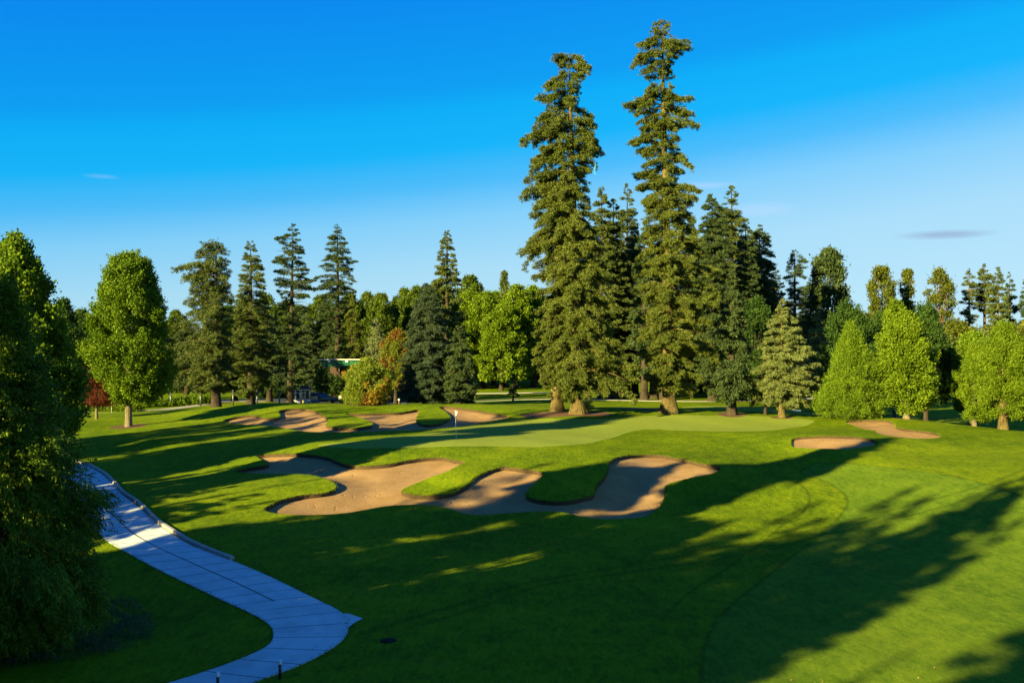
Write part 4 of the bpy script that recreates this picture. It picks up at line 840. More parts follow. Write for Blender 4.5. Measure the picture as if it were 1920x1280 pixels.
hedge('hedge', 'sunlit undergrowth far behind the silvery spruce', [(1440,225),(1500,222),(1560,220),(1620,222)], 3.0, 4, 'maple', 8, 1000, .45, .3)
hedge('hedge', 'shrub border far behind the left conifers', [(260,200),(340,202),(420,205),(500,205)], 2.6, 4, 'conifer', 9, 1400, .4, .24)
# ------------------------------------------------------------------ far forest all round, reading as one mass
def forest():
    rng = np.random.default_rng(77); C = []; out = []
    for k in range(520):
        a = rng.uniform(-58, 58); r = rng.uniform(255, 330); x, y = r * math.sin(R(a)), r * math.cos(R(a)); h = rng.uniform(9, 14) * (1.15 if a < 12 else 1.0); w = rng.uniform(3, 5)
        n = 75; g = norm(rng.normal(0, 1, (n, 3))); g[:, 2] = np.abs(g[:, 2]) * 1.2 - .35
        z0 = Hs(x, y); C.append(np.array([x, y, z0 + h * .5]) + g * np.array([w, w, h * .5]) * rng.uniform(.75, 1.05, (n, 1))); out.append(norm(g))
    C = np.vstack(C); out = np.vstack(out); V, Fc = leaves(rng, C, out, 9, .7, 1.1, .8, .8, 0, .6, out=out)
    o = mesh_obj('forest', V, Fc, M['conifer']); tag(o, 'distant dark green woodland closing off the course all along the horizon', 'forest', kind='stuff'); BUDGET[0] += len(Fc)
forest()
print('LEAVES', BUDGET[0])
# ------------------------------------------------------------------ trees standing left of and behind the camera: the early sun comes through them
TH = R(SUN_AZ); TE = math.tan(R(SUN_EL))
def sc_to_xy(s, c): return (s * math.sin(TH) + c * math.cos(TH), s * math.cos(TH) - c * math.sin(TH))
SL = 'dark conifer of the row left of and behind the viewpoint, outside the picture'; SG = 'conifers left of and behind the viewpoint'
shade0 = None
protos = {}
def shade_conifer(c, tip, h, hw, high=0, k=0):
    "its shadow lies along line c and ends at tip (metres down-sun); high: long bare trunk, crown in the top part only"
    xt, yt = sc_to_xy(tip, c); s0 = tip - h / TE; x, y = sc_to_xy(s0, c)
    zt = Hs(xt, yt); zb = Hs(x, y); s0 = tip - (h - (zt - zb)) / TE; x, y = sc_to_xy(s0, c); zb = Hs(x, y)
    if y > 0 and abs(x / y) < .56: print('SHADE TREE IN VIEW', c, tip, x, y)
    if high not in protos:
        pr = [(2.0, 3.6, 3.6), (4, 4.0, 4.0), (9, 3.7, 3.7), (14, 2.9, 2.9), (19, 1.9, 1.9), (23, .8, .8), (25, .15, .15)] if not high else [(15.5, 3.0, 3.0), (17, 4.0, 4.0), (19.5, 3.4, 3.4), (22, 2.0, 2.0), (24, .9, .9), (25, .2, .2)]
        if high == 2: pr = [(18.0, 2.6, 2.6), (19.3, 4.0, 4.0), (21.5, 3.5, 3.5), (23.5, 2.0, 2.0), (25, .3, .3)]
        p = protos[high] = conifer('conifer', SL, 0, 0, pr, 'firdark', 501 + high, 130, 6.5 if high else 4.6, 16, .5, .18, .36, r0=.45, group=SG, world=(x, y, zb), barkm='barkdark')
        p.scale = (hw / 4, hw / 4, h / 25.0); p.rotation_euler.z = k
    else:
        t = twin(protos[high], 0, 0, SL, 1.0, k, SG, world=(x, y, zb)); t.scale = (hw / 4, hw / 4, h / 25.0)
SH = [(-31.5, 76, 27, 2.6, 2), (-33, 64, 22, 3.2, 2), (-37.8, 52, 18, 2.8, 2), (-38, 57, 24, 3.2, 1), (-38.5, 54, 18, 3.6, 2), (-39.2, 43, 12, 3.2), (-34, 26, 12, 5), (-30.5, 25, 12, 4), (-40.2, 53, 27, 3.8), (-42.6, 49, 26, 3.2), (-41, 44, 22, 4), (-44.2, 38, 20, 1.8),
      (-26.3, 53, 25, 2.6), (-23, 58, 28, 3.6), (-18.8, 61, 27, 3.6), (-16.6, 50, 24, 2.6), (-21, 50, 22, 5), (-15.6, 53, 24, 2.6), (-17.6, 60, 26, 4.2), (-15.6, 44, 18, 3.2),
      (-7.6, 50, 27, 3.6), (-2, 54, 27, 5), (6, 52, 26, 5), (-9, 47, 22, 4), (-8.4, 40, 18, 4),
      (-50.5, 37, 20, 1.2), (-54.5, 40, 22, 3.0), (-60.3, 81, 29, 3.4, 2), (-50, 27, 16, 1.8), (-53.6, 31, 18, 2.2), (-61.5, 33, 18, 1.8),
      (-65.8, 78, 29, 3.0), (-70, 60, 25, 3.8), (-74.5, 50, 24, 3.6), (-83.5, 47, 20, 1.4), (-88, 52, 22, 3), (-67.5, 70, 26, 4.2), (-70.5, 64, 25, 4.4), (-72.5, 54, 22, 4.0), (-66, 84, 30, 4.5), (-69.5, 76, 28, 4), (-79.5, 63, 26, 2.6), (-82.5, 66, 26, 3), (-87, 62, 26, 3.6),
      (-26, 45, 20, 4), (-24, 44, 20, 4.5), (-20, 40, 18, 5), (-17.5, 36, 18, 3), (-41, 36, 22, 4.0), (-44, 30, 18, 1.6), (-12, 30, 18, 1.2), (-25, 34, 16, 5), (-46.5, 12, 14, 2), (-22, 30, 16, 6),
      (-30, 22, 10, 4.0), (-36, 23, 10, 4.0), (-40, 24, 12, 4), (-28.2, 47, 22, 2.4, 1), (-27.6, 42, 18, 2.6, 1), (-28.0, 34, 14, 2.2), (-47.6, 31, 10, 2.2), (-29.6, 34, 11, 2.4), (-30.3, 46, 14, 2.6, 2), (-29, 46, 14, 2.6, 2), (-17.8, 68, 27, 3.8), (-32.2, 53, 16, 2.0, 2), (-57, 45, 13, 2.6), (-38, 37, 11, 2.8), (-29.4, 37, 11, 2.6), (-30.6, 34, 10, 2.0), (-24.5, 50, 20, 4.2), (-43, 42, 16, 3.4), (-21.5, 56, 26, 4.5), (-27, 19, 9, 4), (-31, 16, 8, 4), (-49.3, 31, 9, 3.0), (-52.3, 31, 9, 3.2), (-55.8, 32, 9, 2.8), (-62, 37, 11, 3.0), (-64.8, 37, 11, 2.6), (-54.8, 43, 13, 3.2), (-33, 24, 9, 4), (-28, 30, 10, 3), (-25, 28, 10, 4), (-38, 27, 10, 3.5), (-68, 77, 22, 5.5), (-73, 63, 22, 5), (-79, 63, 24, 4.5), (-84, 65, 24, 4)]
for k, a in enumerate(SH): shade_conifer(*a, k=k * 1.3)
def glow_block_wood():  # trees added out of view to block the horizon glow
    "unseen woodland behind the viewpoint, added to close the low sky there"
    rng = np.random.default_rng(78); C = []; out = []
    for k in range(330):
        a = rng.uniform(62, 298); r = rng.uniform(120, 175); x, y = r * math.sin(R(a)), r * math.cos(R(a)); h = rng.uniform(9, 15); w = rng.uniform(4, 6)
        # leave the low sun free
        da = (a - (SUN_AZ + 180) + 180) % 360 - 180
        if abs(da) < 60: h *= .6
        n = 60; g = norm(rng.normal(0, 1, (n, 3))); g[:, 2] = np.abs(g[:, 2]) * 1.2 - .35
        C.append(np.array([x, y, Hs(x, y) + h * .5]) + g * np.array([w, w, h * .5]) * rng.uniform(.75, 1.05, (n, 1))); out.append(norm(g))
    C = np.vstack(C); out = np.vstack(out); V, Fc = leaves(rng, C, out, 8, .8, 1.4, 1.0, .8, 0, .6, out=out)
    o = mesh_obj('forest', V, Fc, M['darkleaf']); tag(o, 'dark woodland added behind the viewpoint to block low sky glow, outside the picture', 'forest', kind='stuff')
glow_block_wood()
# ------------------------------------------------------------------ small things
def plain(name, c, rough=.5, spec=.4, metal=0.0):
    m, nt, N, L = nodes(name); co = objco(N, L); n1 = noise(N, L, co, 7, 4, .6); cc = ramp(N, L, n1, [(.3, tuple(v * .82 for v in c)), (.7, tuple(min(1, v * 1.1) for v in c))])
    principled(N, L, cc, rough, None, spec=spec, metal=metal); return m
W = plain('white_paint', (.78, .78, .76), .45); BK = plain('black_plastic', (.02, .02, .022), .4); BL = plain('blue_print', (.03, .09, .30), .6)
WOOD = simple('weathered_wood', (.26, .16, .07), (.46, .30, .14), 8, .8, .01, stretch=(1, 1, .2)); GREENM = plain('green_metal', (.015, .115, .06), .45); DKB = simple('dark_boards', (.03, .02, .015), (.06, .035, .022), 5)
GLASS = plain('dark_glass', (.02, .03, .04), .08, .8); CARP = plain('black_car_paint', (.012, .014, .02), .2, .6); REDL = plain('red_lamp', (.55, .02, .015), .3); RUB = plain('rubber', (.02, .02, .02), .9); MET = plain('grey_metal', (.10, .115, .14), .4, .5, .6)
ROCK = simple('grey_rock', (.14, .14, .15), (.32, .31, .31), 3, .9, .05); ROOFW = plain('pale_roof_edge', (.70, .66, .58), .5); CREAM = plain('cream_panel', (.62, .6, .52), .5); HUTB = plain('pale_blue_plate_and_hut_shade', (.35, .48, .62), .6); SEAT = plain('tan_vinyl', (.45, .36, .24), .6)
def wxy(px, py, dmin=15): 
    q = hit([(px, py)], dmin)[0]; return (q[0], q[1], Hs(*q))
# flagstick on the green
def flagstick(px, py, D, h, label, flag=True, lean=.0):
    if D is None: x, y, z = wxy(px, py, 60)
    else: x, y, z = at(px, D)
    r = empty('flagstick', (x, y, z), label, 'golf flag')
    MB().tube([(0, 0, -.1), (-lean * h, 0, h)], [.022, .014], 8).build('pole', W, r, True)
    MB().lathe([(.054, .012), (.06, .012), (.06, .004), (.054, .004)], n=16).build('cup_rim', W, r)
    if flag:
        xt = -lean * h; V = []; Fs = []; nx, nz = 12, 9      # limp flag folded down the stick
        for i in range(nx + 1):
            for j in range(nz + 1):
                u, v = i / nx, j / nz; fall = .34 * u * (1 - .25 * u)
                xx = xt + (.02 + .14 * math.sin(u * 2.6)) * (1 - .25 * v) * (1 if v < .9 else .9) - .11 * u * v
                yy = .06 * math.sin(u * 9 + v * 2) * (.3 + u); zz = h - .03 - .42 * v * (1 - .2 * u) - fall * .75
                V.append((xx, yy, zz))
        for i in range(nx):
            for j in range(nz): a = i * (nz + 1) + j; Fs.append((a, a + 1, a + nz + 2, a + nz + 1))
        f = mesh_obj('flag', V, Fs, W, r, True); sm = f.modifiers.new('thick', 'SOLIDIFY'); sm.thickness = .004
        mb = MB()
        mb.box((xt + .065, -.075, h - .47), (.035, .006, .15)); mb.box((xt + .095, -.077, h - .44), (.05, .006, .05)); mb.box((xt + .05, -.079, h - .53), (.07, .006, .045)); mb.build('flag_print', BL, f)
    return r
flagstick(855.5, 822, None, 2.15, 'white flagstick with a limp blue-printed white flag in the shaded near green', True, .035)
flagstick(1364, 0, 121, 2.1, 'thin white flagstick without visible flag on the far green beside the shaded fir', False)
flagstick(209, 0, 122, 1.1, 'thin pale stick on the small practice green left of the pale maple trunk', False)
# path edge markers
def marker(px, py, label, h=.55):
    x, y, z = wxy(px, py, 12); r = empty('marker_post', (x, y, z), label, 'marker post', 'marker posts by the path')
    MB().lathe([(.045, -.1), (.045, h * .76), (.04, h * .765)], n=12).build('post', BK, r, True)
    MB().lathe([(.047, h * .765), (.05, h * .78), (.05, h * .97), (.04, h)], n=12).build('cap', W, r, True)
marker(525, 1272, 'black marker post with white cap on the grass at the path edge'); marker(408.5, 1296, 'white-capped marker post cut off by the bottom edge of the picture')
def signpost(px, D, h, label, name='sign_post', plate=(.35, .55), mat=None, pole=None, cat='sign'):
    x, y, z = at(px, D); r = empty(name, (x, y, z), label, cat)
    MB().box((0, 0, h / 2 - .05), (.09, .09, h + .1), ch=.01).build('post', pole or WOOD, r)
    MB().box((0, -.07, h - plate[1] / 2), (plate[0], .04, plate[1]), ch=.01).build('plate', mat or CREAM, r)
signpost(1036, 165, 1.6, 'small wooden post with a pale plate beyond the green, left of the giant pair')
signpost(638, 140, 1.5, 'small dark post with a pale pink plate beside the car park', plate=(.4, .4), mat=CREAM, pole=BK)
signpost(748, 128, 1.2, 'small post with a pale blue plate in the shade right of the rounded shrub', plate=(.25, .25), mat=HUTB, pole=WOOD)
# fence posts among the left trees
FG = 'thin posts among the left trees'
FP = [(320, 142, 'thin bluish post left of the many-leadered spruce trunk'), (376, 140, 'bluish post just left of the many-leadered spruce trunk'), (437, 141, 'bluish post right of the many-leadered spruce trunk'), (482, 141, 'bluish post midway between the thick spruce trunk and the white hut'), (524, 141, 'bluish post just left of the white hut'), (266, 141, 'bluish post right of the pale maple trunk')]
for px, D, lab in FP:
    x, y, z = at(px, D); r = empty('fence_post', (x, y, z), lab, 'post', FG)
    MB().lathe([(.11, -.2), (.11, 2.1)], n=10).build('post', MET, r, True); MB().lathe([(.13, 2.1), (.13, 2.16), (.03, 2.24)], n=10).build('cap', MET, r, True)
x, y, z = at(582, 140); r = empty('lamp_post', (x, y, z), 'pale slim lamp post in front of the hut and dark car', 'lamp post')
MB().lathe([(.12, -.2), (.10, .3), (.07, 3.4), (.06, 3.5)], n=10).build('pole', MET, r, True); mb = MB(); mb.box((.12, 0, 3.5), (.5, .2, .1), ch=.03); mb.build('lamp_head', MET, r)
x, y, z = at(568.5, 138); r = empty('bollard', (x, y, z), 'short yellowish wooden bollard beside the white hut', 'bollard')
MB().lathe([(.12, -.2), (.12, .85)], n=10).build('post', WOOD, r, True); MB().lathe([(.12, .85), (.10, .92), (.02, .95)], n=10).build('cap', WOOD, r, True)
# driving-range shelter
def shelter():
    x, y, z = at(660, 168); r = empty('shelter', (x, y, z), 'long open shelter with green metal fascia, white roof edge and wooden posts', 'shelter', rz=R(-4))
    L0, L1 = -5.6, 12.0; zt = CAMZ + 27 * 168 / F - z
    mb = MB(); V = []                                     # monopitch roof, its edge overhanging
    mb.box(((L0 + L1) / 2, .0, zt - .06), (L1 - L0, .5, .12)); mb.build('roof_edge', ROOFW, r)
    mb = MB(); a = (L0 + .08, .12); 
    mb.add([(L0 + .1, .1, zt - .13), (L1, .1, zt - .13), (L1, 5.5, zt - .9), (L0 + .1, 5.5, zt - .9), (L0 + .1, .1, zt - .24), (L1, .1, zt - .24), (L1, 5.5, zt - 1.0), (L0 + .1, 5.5, zt - 1.0)], [(3, 2, 1, 0), (4, 5, 6, 7), (0, 1, 5, 4), (1, 2, 6, 5), (2, 3, 7, 6), (3, 0, 4, 7)]); mb.build('roof', MET, r)
    mb = MB(); fh = 1.05; n = 60; V = []; Fs = []        # ribbed fascia leaning in towards its foot
    for i in range(n * 4 + 1):
        xx = L0 + .25 + (L1 - L0 - .3) * i / (n * 4); d = (0, .035, .035, 0)[i % 4]; V += [(xx, .02 + d, zt - .26), (xx + (.65 if i == 0 else 0), .42 + d, zt - .26 - fh)]
    for i in range(n * 4): a = i * 2; Fs.append((a, a + 1, a + 3, a + 2))
    f = mesh_obj('fascia', V, Fs, GREENM, r); sm = f.modifiers.new('t', 'SOLIDIFY'); sm.thickness = .03
    for k in range(3): 
        MB().box((-3.9 + 3.02 * k, -.03, zt - .36), (.48, .16, .3), ch=.03).build('light_box', W, r)
    for k in range(5): MB().box((-2.35 + 3.05 * k, .6, (zt - 1.3) / 2 - .1), (.2, .2, zt - 1.2), ch=.02).build('post', WOOD, r)
    mb = MB(); mb.box(((L0 + L1) / 2 + .3, 4.2, (zt - 1.2) / 2), (L1 - L0 - 1, .15, zt - 1.1)); mb.build('back_wall', DKB, r)
    mb = MB(); mb.box(((L0 + L1) / 2 + .3, 2.6, 2.9), (L1 - L0 - 1.2, 3.0, .2)); mb.build('deck', DKB, r)
    mb = MB(); mb.box(((L0 + L1) / 2 + .3, .8, 3.5), (L1 - L0 - 1.4, .06, .12)); mb.build('rail', WOOD, r)
shelter()
# hut with glazed sides
def hut():
    x, y, z = at(565, 147); r = empty('hut', (x, y, z), 'small white-framed hut with glazed sides at the car park edge', 'hut', rz=R(8))
    mb = MB()
    for px_ in (-1.35, -.78, -.1, .1, .62, 1.25): mb.box((px_, -1.0, 1.05), (.14, .14, 2.1), ch=.01)
    for px_ in (-1.35, 1.25): mb.box((px_, 1.0, 1.05), (.14, .14, 2.1), ch=.01)
    mb.box((-.05, -1.0, 2.16), (2.8, .16, .16)); mb.box((-.05, 1.0, 2.16), (2.8, .16, .16)); mb.box((-1.35, 0, 2.155), (.13, 1.9, .14)); mb.box((1.25, 0, 2.155), (.13, 1.9, .14)); mb.build('frame', W, r)
    MB().box((-.72, -.98, .36), (1.1, .07, .72)).build('lower_panel', W, r)
    MB().box((.66, -.98, .40), (1.05, .07, .8)).build('side_panel', HUTB, r)  # shade on the hut's right part put into a pale blue colour
    for px_ in (-1.06, -.44, .36, .94): MB().box((px_, -.97, 1.42), (.42, .02, 1.2)).build('window', GLASS, r)
    MB().box((-.05, 1.02, 1.0), (2.5, .05, 2.0)).build('back_panel', HUTB, r)
    mb = MB(); mb.add([(-1.65, -1.35, 2.26), (1.55, -1.35, 2.26), (1.55, 1.35, 2.26), (-1.65, 1.35, 2.26), (-.9, -.3, 2.75), (.8, -.3, 2.75), (.8, .3, 2.75), (-.9, .3, 2.75)], [(3, 2, 1, 0), (4, 5, 6, 7), (0, 1, 5, 4), (1, 2, 6, 5), (2, 3, 7, 6), (3, 0, 4, 7)]); mb.build('roof', DKB, r)
hut()
def wheel(parent, x, y, rad, w, rim=MET):
    t = MB().lathe([(rad * .62, -w / 2), (rad * .94, -w / 2), (rad, -w * .3), (rad, w * .3), (rad * .94, w / 2), (rad * .62, w / 2)], (x, y, rad), 18, 'y').build('tyre', RUB, parent, True)
    MB().lathe([(rad * .2, -w * .52), (rad * .58, -w * .42), (rad * .62, -w * .3), (rad * .62, w * .3), (rad * .58, w * .42), (rad * .2, w * .52)], (x, y, rad), 14, 'y').build('rim', rim, t, True)
def body(side, widths, name, mat, parent, bev=.06):
    "closed side outline extruded, narrower where widths say so"
    V = []; n = len(side)
    for s in (-1, 1):
        for (x, z), w in zip(side, widths): V.append((x, s * w, z))
    Fs = [tuple(range(n))[::-1], tuple(range(n, 2 * n))] + [(i, (i + 1) % n, n + (i + 1) % n, n + i) for i in range(n)]
    o = mesh_obj(name, V, Fs, mat, parent, True); b = o.modifiers.new('b', 'BEVEL'); b.width = bev; b.segments = 3; b.limit_method = 'ANGLE'; b.angle_limit = R(25); return o
def car():
    x, y, z = at(606, 152); r = empty('parked_car', (x, y, z), 'black estate car with a red tail lamp parked right of the white hut', 'car', rz=R(8))
    body([(-2.3, .35), (-2.35, .75), (-2.2, 1.0), (.9, 1.02), (1.9, .92), (2.3, .72), (2.32, .35)], [.88, .9, .86, .86, .84, .82, .84], 'body', CARP, r)
    g = body([(-2.1, 1.0), (-1.75, 1.5), (-.2, 1.56), (.5, 1.5), (1.15, 1.0)], [.80, .66, .66, .64, .78], 'cabin', GLASS, r, .03)
    body([(-1.8, 1.5), (-1.6, 1.575), (-.2, 1.6), (.5, 1.54), (.45, 1.5)], [.68, .64, .64, .62, .64], 'roof', CARP, r, .02)
    for s in (-1, 1):
        MB().box((-2.3, s * .72, .86), (.12, .22, .26), ch=.03).build('tail_lamp', REDL, r); MB().box((2.24, s * .64, .66), (.14, .3, .16), ch=.03).build('headlight', CREAM, r)
        for xx in (-1.45, 1.45): wheel(r, xx, s * .82, .34, .22)
    MB().box((-2.38, 0, .5), (.06, 1.6, .2), ch=.02).build('bumper', BK, r); MB().box((-2.4, 0, .75), (.02, .5, .12)).build('number_plate', CREAM, r)
    MB().box((.55, -.95, 1.08), (.16, .14, .12), ch=.02).build('wing_mirror', CARP, r)
car()
def cart(px, D, rz, label, bodym, up=True):
    x, y, z = at(px, D); r = empty('golf_cart', (x, y, z), label, 'golf cart', 'golf carts by the hut', rz=rz)
    body([(-1.15, .3), (-1.15, .72), (-.5, .74), (-.4, .42), (.35, .38), (.55, .72), (.95, .80), (1.2, .6), (1.2, .3)], [.55] * 9, 'body', bodym, r, .05)
    MB().box((-.62, 0, .80), (.5, 1.0, .16), ch=.04).build('seat', SEAT, r); MB().box((-.88, 0, 1.08), (.12, 1.0, .42), ch=.03).build('backrest', SEAT, r)
    mb = MB()
    for s in (-1, 1): mb.tube([(.75, s * .5, .75), (.5, s * .5, 1.78)], .02, 6); mb.tube([(-1.0, s * .5, .7), (-.95, s * .5, 1.78)], .02, 6)
    mb.build('roof_frame', BK, r); MB().box((-.22, 0, 1.82), (1.75, 1.15, .07), ch=.03).build('canopy', bodym, r)
    MB().lathe([(.15, -.012), (.17, 0), (.15, .012)], (.35, -.25, .95), 14).build('steering_wheel', BK, r)
    for s in (-1, 1):
        for xx in (-.8, .82): wheel(r, xx, s * .48, .22, .16, W)
cart(558, 142, R(200), 'pale golf cart parked in front of the white hut', CREAM); cart(590, 146, R(95), 'dark blue golf cart between the hut and the black car', plain('blue_cart', (.04, .10, .22), .3))
# rocks
def rock(px, D, s, label, seed):
    rr = np.random.default_rng(seed); n, m = 9, 6; V = []; Fs = []; ph = rr.random(6) * 6
    for j in range(m + 1):
        th = math.pi * j / m
        for i in range(n):
            a = 2 * math.pi * i / n; q = 1 + .16 * math.sin(2 * a + ph[0]) + .12 * math.sin(3 * th + ph[1]) + .1 * math.sin(5 * a + ph[2]) + rr.normal(0, .03)
            V.append((s * q * math.sin(th) * math.cos(a), s * .8 * q * math.sin(th) * math.sin(a), s * .55 * q * math.cos(th) + s * .25))
    for j in range(m):
        for i in range(n): Fs.append((j * n + i, (j + 1) * n + i, (j + 1) * n + (i + 1) % n, j * n + (i + 1) % n))
    x, y, z = at(px, D); o = mesh_obj('rock', V, Fs, ROCK, loc=(x, y, z)); tag(o, label, 'rock', 'rocks edging the small green on the left')
for k, (px, D, s, lab) in enumerate([(164, 130.5, .6, 'leftmost grey rock beyond the little red maple'), (176, 130, .5, 'small grey rock just left of the red maple trunk'), (192, 130.4, .7, 'grey rock just right of the red maple trunk'), (204, 130, .9, 'large grey rock midway between the two pale trunks'), (214, 130.3, 1.1, 'largest grey rock, left of the straight maple trunk'), (226, 130, .8, 'grey rock beside the straight maple trunk, left side'), (252, 130.2, .8, 'grey rock beside the straight maple trunk, right side')]): rock(px, D, s, lab, 30 + k)
# drain cover in the near grass with its worn rim
x, y, z = wxy(728, 1201, 12); o = MB().lathe([(.02, .02), (.22, .03), (.25, .02), (.27, -.05)], n=20).build('drain_cover', simple('iron', (.015, .013, .01), (.035, .03, .022), 10, .95, .01, .03), loc=(x, y, z + .02)); tag(o, 'dark round drain cover in the shaded grass right of the path corner', 'drain cover')
# blue ribbon in the fir
x, y, z = at(1114, 99); r = empty('ribbon', (x, y - 1, CAMZ + (HY - 318) * 99 / F), 'thin blue ribbon hanging from a high branch of the crooked-topped fir', 'ribbon')
mb = MB(); mb.tube([(0, 0, .5), (.06, 0, .1), (0, 0, -.3), (.08, .05, -.75)], .03, 5); mb.tube([(0, 0, .2), (-.1, 0, -.3), (-.05, 0, -.7)], .025, 5); mb.build('ribbon_tails', plain('blue_tape', (.03, .3, .55), .5), r)
# loose low planting under the near cedar
def bed():
    rng = np.random.default_rng(9); poly = smooth_poly(hit([(-60,1150),(60,1140),(140,1128),(200,1122),(250,1132),(282,1160),(290,1190),(262,1212),(200,1228),(120,1240),(20,1250),(-60,1240)], 12), True, .3)
    x0, y0 = poly.min(0); x1, y1 = poly.max(0); n = 9000; x = rng.uniform(x0, x1, n); y = rng.uniform(y0, y1, n); m = inside(poly, x, y)
    dens_ = np.sin(x * 2.1 + np.sin(y * 1.7)) * np.sin(y * 2.3 + 1) + rng.normal(0, .5, n); m &= dens_ > -.25; x, y = x[m], y[m]; n = len(x)
    hh = .06 + .16 * np.clip(.5 + .5 * np.sin(x * 1.9 + 1) * np.sin(y * 2.4), 0, 1)
    C = np.column_stack([x, y, H(x, y) + hh * rng.random(n)]); A = norm(np.column_stack([rng.normal(0, .7, (n, 2)), np.ones(n)]))
    V, Fc = leaves(rng, C, A, 5, .05, .16, .022, .6, 0, .1, out=A)
    o = mesh_obj('ground_cover', V, Fc, M['tuss']); tag(o, 'low grey green ground cover growing in the shade under the near cedar', 'ground cover', kind='stuff')
bed()
# fallen leaves and twig bits lying about on the near turf
def litter():
    rng = np.random.default_rng(12); n = 520; px = rng.uniform(150, 1900, n); py = 1290 - 330 * rng.random(n) ** 1.3
    q = hit(np.stack([px, py], -1), 14); z = H(q[:, 0], q[:, 1]); C = np.column_stack([q, z + .015]); d = norm(np.column_stack([rng.normal(0, 1, (n, 2)), rng.uniform(0, .35, n)])); nn = norm(rng.normal(0, .3, (n, 3)) + np.array([0, 0, 1])); s = norm(np.cross(d, nn))
    l = rng.uniform(.03, .085, (n, 1)); w_ = l * .55; V = np.stack([C, C + d * l * .5 + s * w_ * .5, C + d * l, C + d * l * .5 - s * w_ * .5], 1).reshape(-1, 3)
    o = mesh_obj('fallen_leaves', V, np.arange(4 * n, dtype=np.int32).reshape(-1, 4), simple('dry_leaf', (.16, .09, .03), (.36, .24, .09), 20)); tag(o, 'small dry fallen leaves scattered over the near turf', 'leaves', kind='stuff')
litter()
SKY_STR = 0.10
EXPO = 2.0
WISPS = [(1765, 440, .055, .006, .55, (.72, .88, 1.45)), (190, 331, .02, .0025, .14, (1.5, 1.8, 2.6)), (1330, 347, .045, .005, .3, (1.7, 1.9, 2.6)), (1420, 395, .05, .01, .2, (1.8, 2.0, 2.7))]
# ------------------------------------------------------------------ light, sky, camera
az = R(SUN_AZ); el = R(SUN_EL)
sd = Vector((math.sin(az) * math.cos(el), math.cos(az) * math.cos(el), -math.sin(el)))   # travel direction of the light
sl = bpy.data.lights.new('sun', 'SUN'); sl.energy = 5.0; sl.angle = R(.55); sl.color = (1.0, .80, .33)
so = bpy.data.objects.new('sun', sl); link(so); so.rotation_euler = sd.to_track_quat('-Z', 'Y').to_euler(); so.location = (-30, -30, 60)
w = bpy.data.worlds.new('World'); scene.world = w; w.use_nodes = True
N = w.node_tree.nodes; L = w.node_tree.links; N.clear()
sky = N.new('ShaderNodeTexSky'); sky.sky_type = 'NISHITA'; sky.sun_disc = False; sky.sun_elevation = el
sky.sun_rotation = math.atan2(-sd.x, -sd.y) ; sky.air_density = 1.0; sky.dust_density = .3; sky.ozone_density = 2.0
tc = N.new('ShaderNodeTexCoord'); sx = N.new('ShaderNodeSeparateXYZ'); L.new(tc.outputs['Generated'], sx.inputs[0])
# deeper blue overhead and to the left, paler low down (the polarised look of the photograph)
K = 1.0 / (SKY_STR * 2 ** EXPO)
g = mathn(N, L, 'ADD', sx.outputs[2], mathn(N, L, 'MULTIPLY', sx.outputs[0], -.11))
def rc(r, g_, b): return (r * K, g_ * K, b * K)
grad = ramp(N, L, g, [(0.0, rc(.56, .71, .80)), (.107, rc(.43, .67, .82)), (.16, rc(.24, .58, .86)), (.193, rc(.075, .46, .87)), (.225, rc(.004, .42, .88)), (.262, rc(0, .39, .87)), (.281, rc(0, .31, .83)), (.362, rc(0, .23, .82)), (.5, rc(.018, .15, .64)), (1.0, rc(.025, .11, .46))])
c = mixc(N, L, .07, grad, mixc(N, L, 1.0, sky.outputs[0], (.1, .7, 1.0), 'MULTIPLY'))
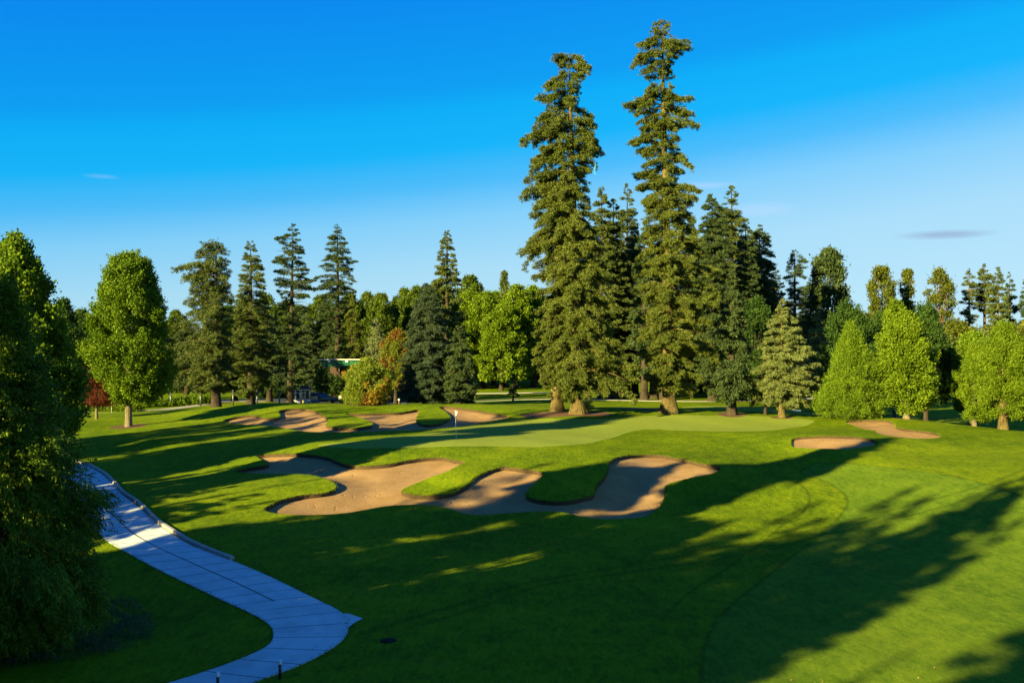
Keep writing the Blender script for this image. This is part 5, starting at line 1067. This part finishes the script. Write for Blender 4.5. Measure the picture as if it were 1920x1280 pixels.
# a few thin violet-grey wisps low in the sky
def wisp(dirv, sx_, sz_, seed):
    vd = N.new('ShaderNodeVectorMath'); vd.operation = 'SUBTRACT'; L.new(tc.outputs['Generated'], vd.inputs[0]); vd.inputs[1].default_value = dirv
    nz = N.new('ShaderNodeTexNoise'); nz.inputs['Scale'].default_value = 9; nz.inputs['Detail'].default_value = 5; L.new(scaled(N, L, tc.outputs['Generated'], (1, 1, 9)), nz.inputs['Vector'])
    m = N.new('ShaderNodeMapping'); m.inputs['Scale'].default_value = (1 / sx_, 1 / sx_, 1 / sz_); L.new(vd.outputs[0], m.inputs['Vector'])
    ln = N.new('ShaderNodeVectorMath'); ln.operation = 'LENGTH'; L.new(m.outputs[0], ln.inputs[0])
    d = mathn(N, L, 'ADD', ln.outputs['Value'], mathn(N, L, 'MULTIPLY', nz.outputs['Fac'], 1.1))
    mr = N.new('ShaderNodeMapRange'); mr.inputs['From Min'].default_value = 1.45; mr.inputs['From Max'].default_value = .75; L.new(d, mr.inputs['Value']); return mr.outputs[0]
def dirof(px, py):
    v = Vector(((px - CX) / F, 1, -(py - HY) / F)).normalized(); return tuple(v)
for (px, py, a, b, op, cc) in WISPS:
    c = mixc(N, L, mathn(N, L, 'MULTIPLY', wisp(dirof(px, py), a, b, 0), op), c, cc)
bg = N.new('ShaderNodeBackground'); bg.inputs['Strength'].default_value = SKY_STR; L.new(c, bg.inputs[0])
ow = N.new('ShaderNodeOutputWorld'); L.new(bg.outputs[0], ow.inputs[0])
cd = bpy.data.cameras.new('camera'); cam = bpy.data.objects.new('camera', cd); link(cam)
cam.location = (0, 0, CAMZ); cam.rotation_euler = (R(90), 0, 0)
cd.sensor_fit = 'HORIZONTAL'; cd.sensor_width = 36; cd.lens = F / 1920 * 36; cd.shift_y = (HY - 640) / 1920.0
cd.clip_start = .1; cd.clip_end = 20000
scene.camera = cam
scene.view_settings.view_transform = 'Standard'; scene.view_settings.look = 'None'; scene.view_settings.exposure = EXPO; scene.view_settings.gamma = 1
scene.render.engine = 'CYCLES'; scene.cycles.max_bounces = 6; scene.cycles.diffuse_bounces = 3; scene.cycles.transparent_max_bounces = 4
scene.cycles.use_denoising = True
